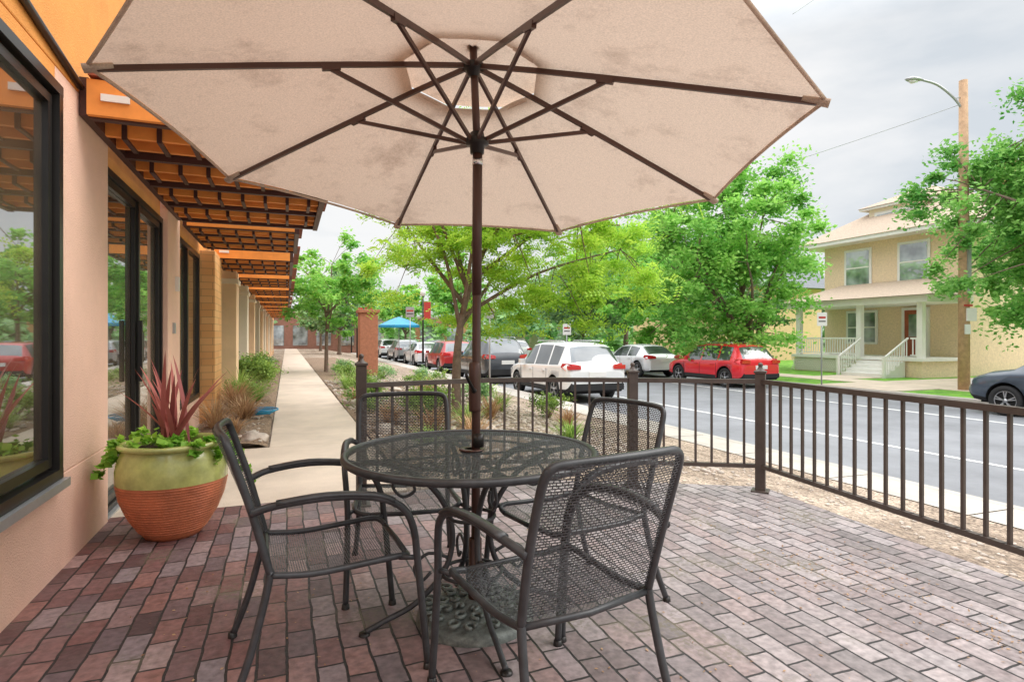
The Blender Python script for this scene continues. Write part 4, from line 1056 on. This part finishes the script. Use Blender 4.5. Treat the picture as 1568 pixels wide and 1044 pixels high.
# ------------------------------------------------------------------ litter on patio
r=np.random.default_rng(77)
cx=[];cy=[]
for (a,b_,s_,k) in ((.3,2.6,1.4,260),(1.75,3.0,.28,300),(2.05,2.35,.2,200),(.75,1.75,.3,160),(1.5,3.9,.3,120),(-1.4,2.6,.5,60)):
    cx.append(r.normal(a,s_,k)); cy.append(r.normal(b_,s_*.8,k))
px=np.concatenate(cx);py=np.concatenate(cy); ok=(px<2.1)&(px>-1.7)&(py>1)&(py<4.4); px=px[ok];py=py[ok]; n=len(px)
P=np.stack([px,py,np.full(n,.004)],1); D=runit(r,n); D[:,2]*=.1; D/=np.linalg.norm(D,axis=1,keepdims=True)
Nn=np.tile([0,0,1.],(n,1))+r.normal(0,.15,(n,3)); sz=r.uniform(.006,.022,n)
leaves('leaf_litter',P,D,Nn,sz,sz*.5,r.random(n)*.8,lf_dry)

# ------------------------------------------------------------------ world + sun + camera
w=bpy.data.worlds.new('World'); scene.world=w; w.use_nodes=True; nt=w.node_tree; L=nt.links.new
bg=nt.nodes['Background']; bg.inputs['Strength'].default_value=.1
sky=nt.nodes.new('ShaderNodeTexSky'); sky.sky_type='NISHITA'; sky.sun_disc=False
SE=math.radians(42); SR=math.radians(85)
sky.sun_elevation=SE; sky.sun_rotation=SR
tc=nt.nodes.new('ShaderNodeTexCoord'); mp=nt.nodes.new('ShaderNodeMapping'); mp.inputs['Scale'].default_value=(1,1,3.2); L(tc.outputs['Generated'],mp.inputs[0])
n=nt.nodes.new('ShaderNodeTexNoise'); n.inputs['Scale'].default_value=2.3; n.inputs['Detail'].default_value=7; n.inputs['Roughness'].default_value=.5; n.inputs['Distortion'].default_value=.3; L(mp.outputs[0],n.inputs['Vector'])
rp=nt.nodes.new('ShaderNodeValToRGB'); rp.color_ramp.elements[0].position=.34; rp.color_ramp.elements[1].position=.54
rp.color_ramp.elements[0].color=(.72,.77,.82,1); rp.color_ramp.elements[1].color=(1.0,1.0,1.0,1); L(n.outputs['Fac'],rp.inputs['Fac'])
sp=nt.nodes.new('ShaderNodeSeparateXYZ'); L(tc.outputs['Generated'],sp.inputs[0])
mr=nt.nodes.new('ShaderNodeMapRange'); mr.inputs['From Min'].default_value=.42; mr.inputs['From Max'].default_value=.85; mr.inputs['To Min'].default_value=9.8; mr.inputs['To Max'].default_value=38; L(sp.outputs[2],mr.inputs[0])
sc=nt.nodes.new('ShaderNodeVectorMath'); sc.operation='SCALE'; L(rp.outputs[0],sc.inputs[0]); L(mr.outputs[0],sc.inputs['Scale'])
mx=nt.nodes.new('ShaderNodeMix'); mx.data_type='RGBA'; mx.inputs[0].default_value=.94; L(sky.outputs[0],mx.inputs[6]); L(sc.outputs[0],mx.inputs[7]); L(mx.outputs[2],bg.inputs['Color'])
sun=bpy.data.lights.new('sun','SUN'); sun.energy=1.5; sun.angle=math.radians(35); sun.color=(1,.96,.9)
so=bpy.data.objects.new('sun',sun); COL.objects.link(so)
dv=Vector((math.sin(SR)*math.cos(SE),math.cos(SR)*math.cos(SE),math.sin(SE)))
so.rotation_euler=dv.to_track_quat('Z','Y').to_euler()
cam=bpy.data.cameras.new('camera'); cam.lens=36*FPX/1568; cam.sensor_width=36; cam.shift_y=-.0045; cam.clip_end=2000; cam.clip_start=.05
co=bpy.data.objects.new('camera',cam); COL.objects.link(co); co.location=(0,0,CAMZ); co.rotation_euler=(math.pi/2,0,0)
scene.camera=co
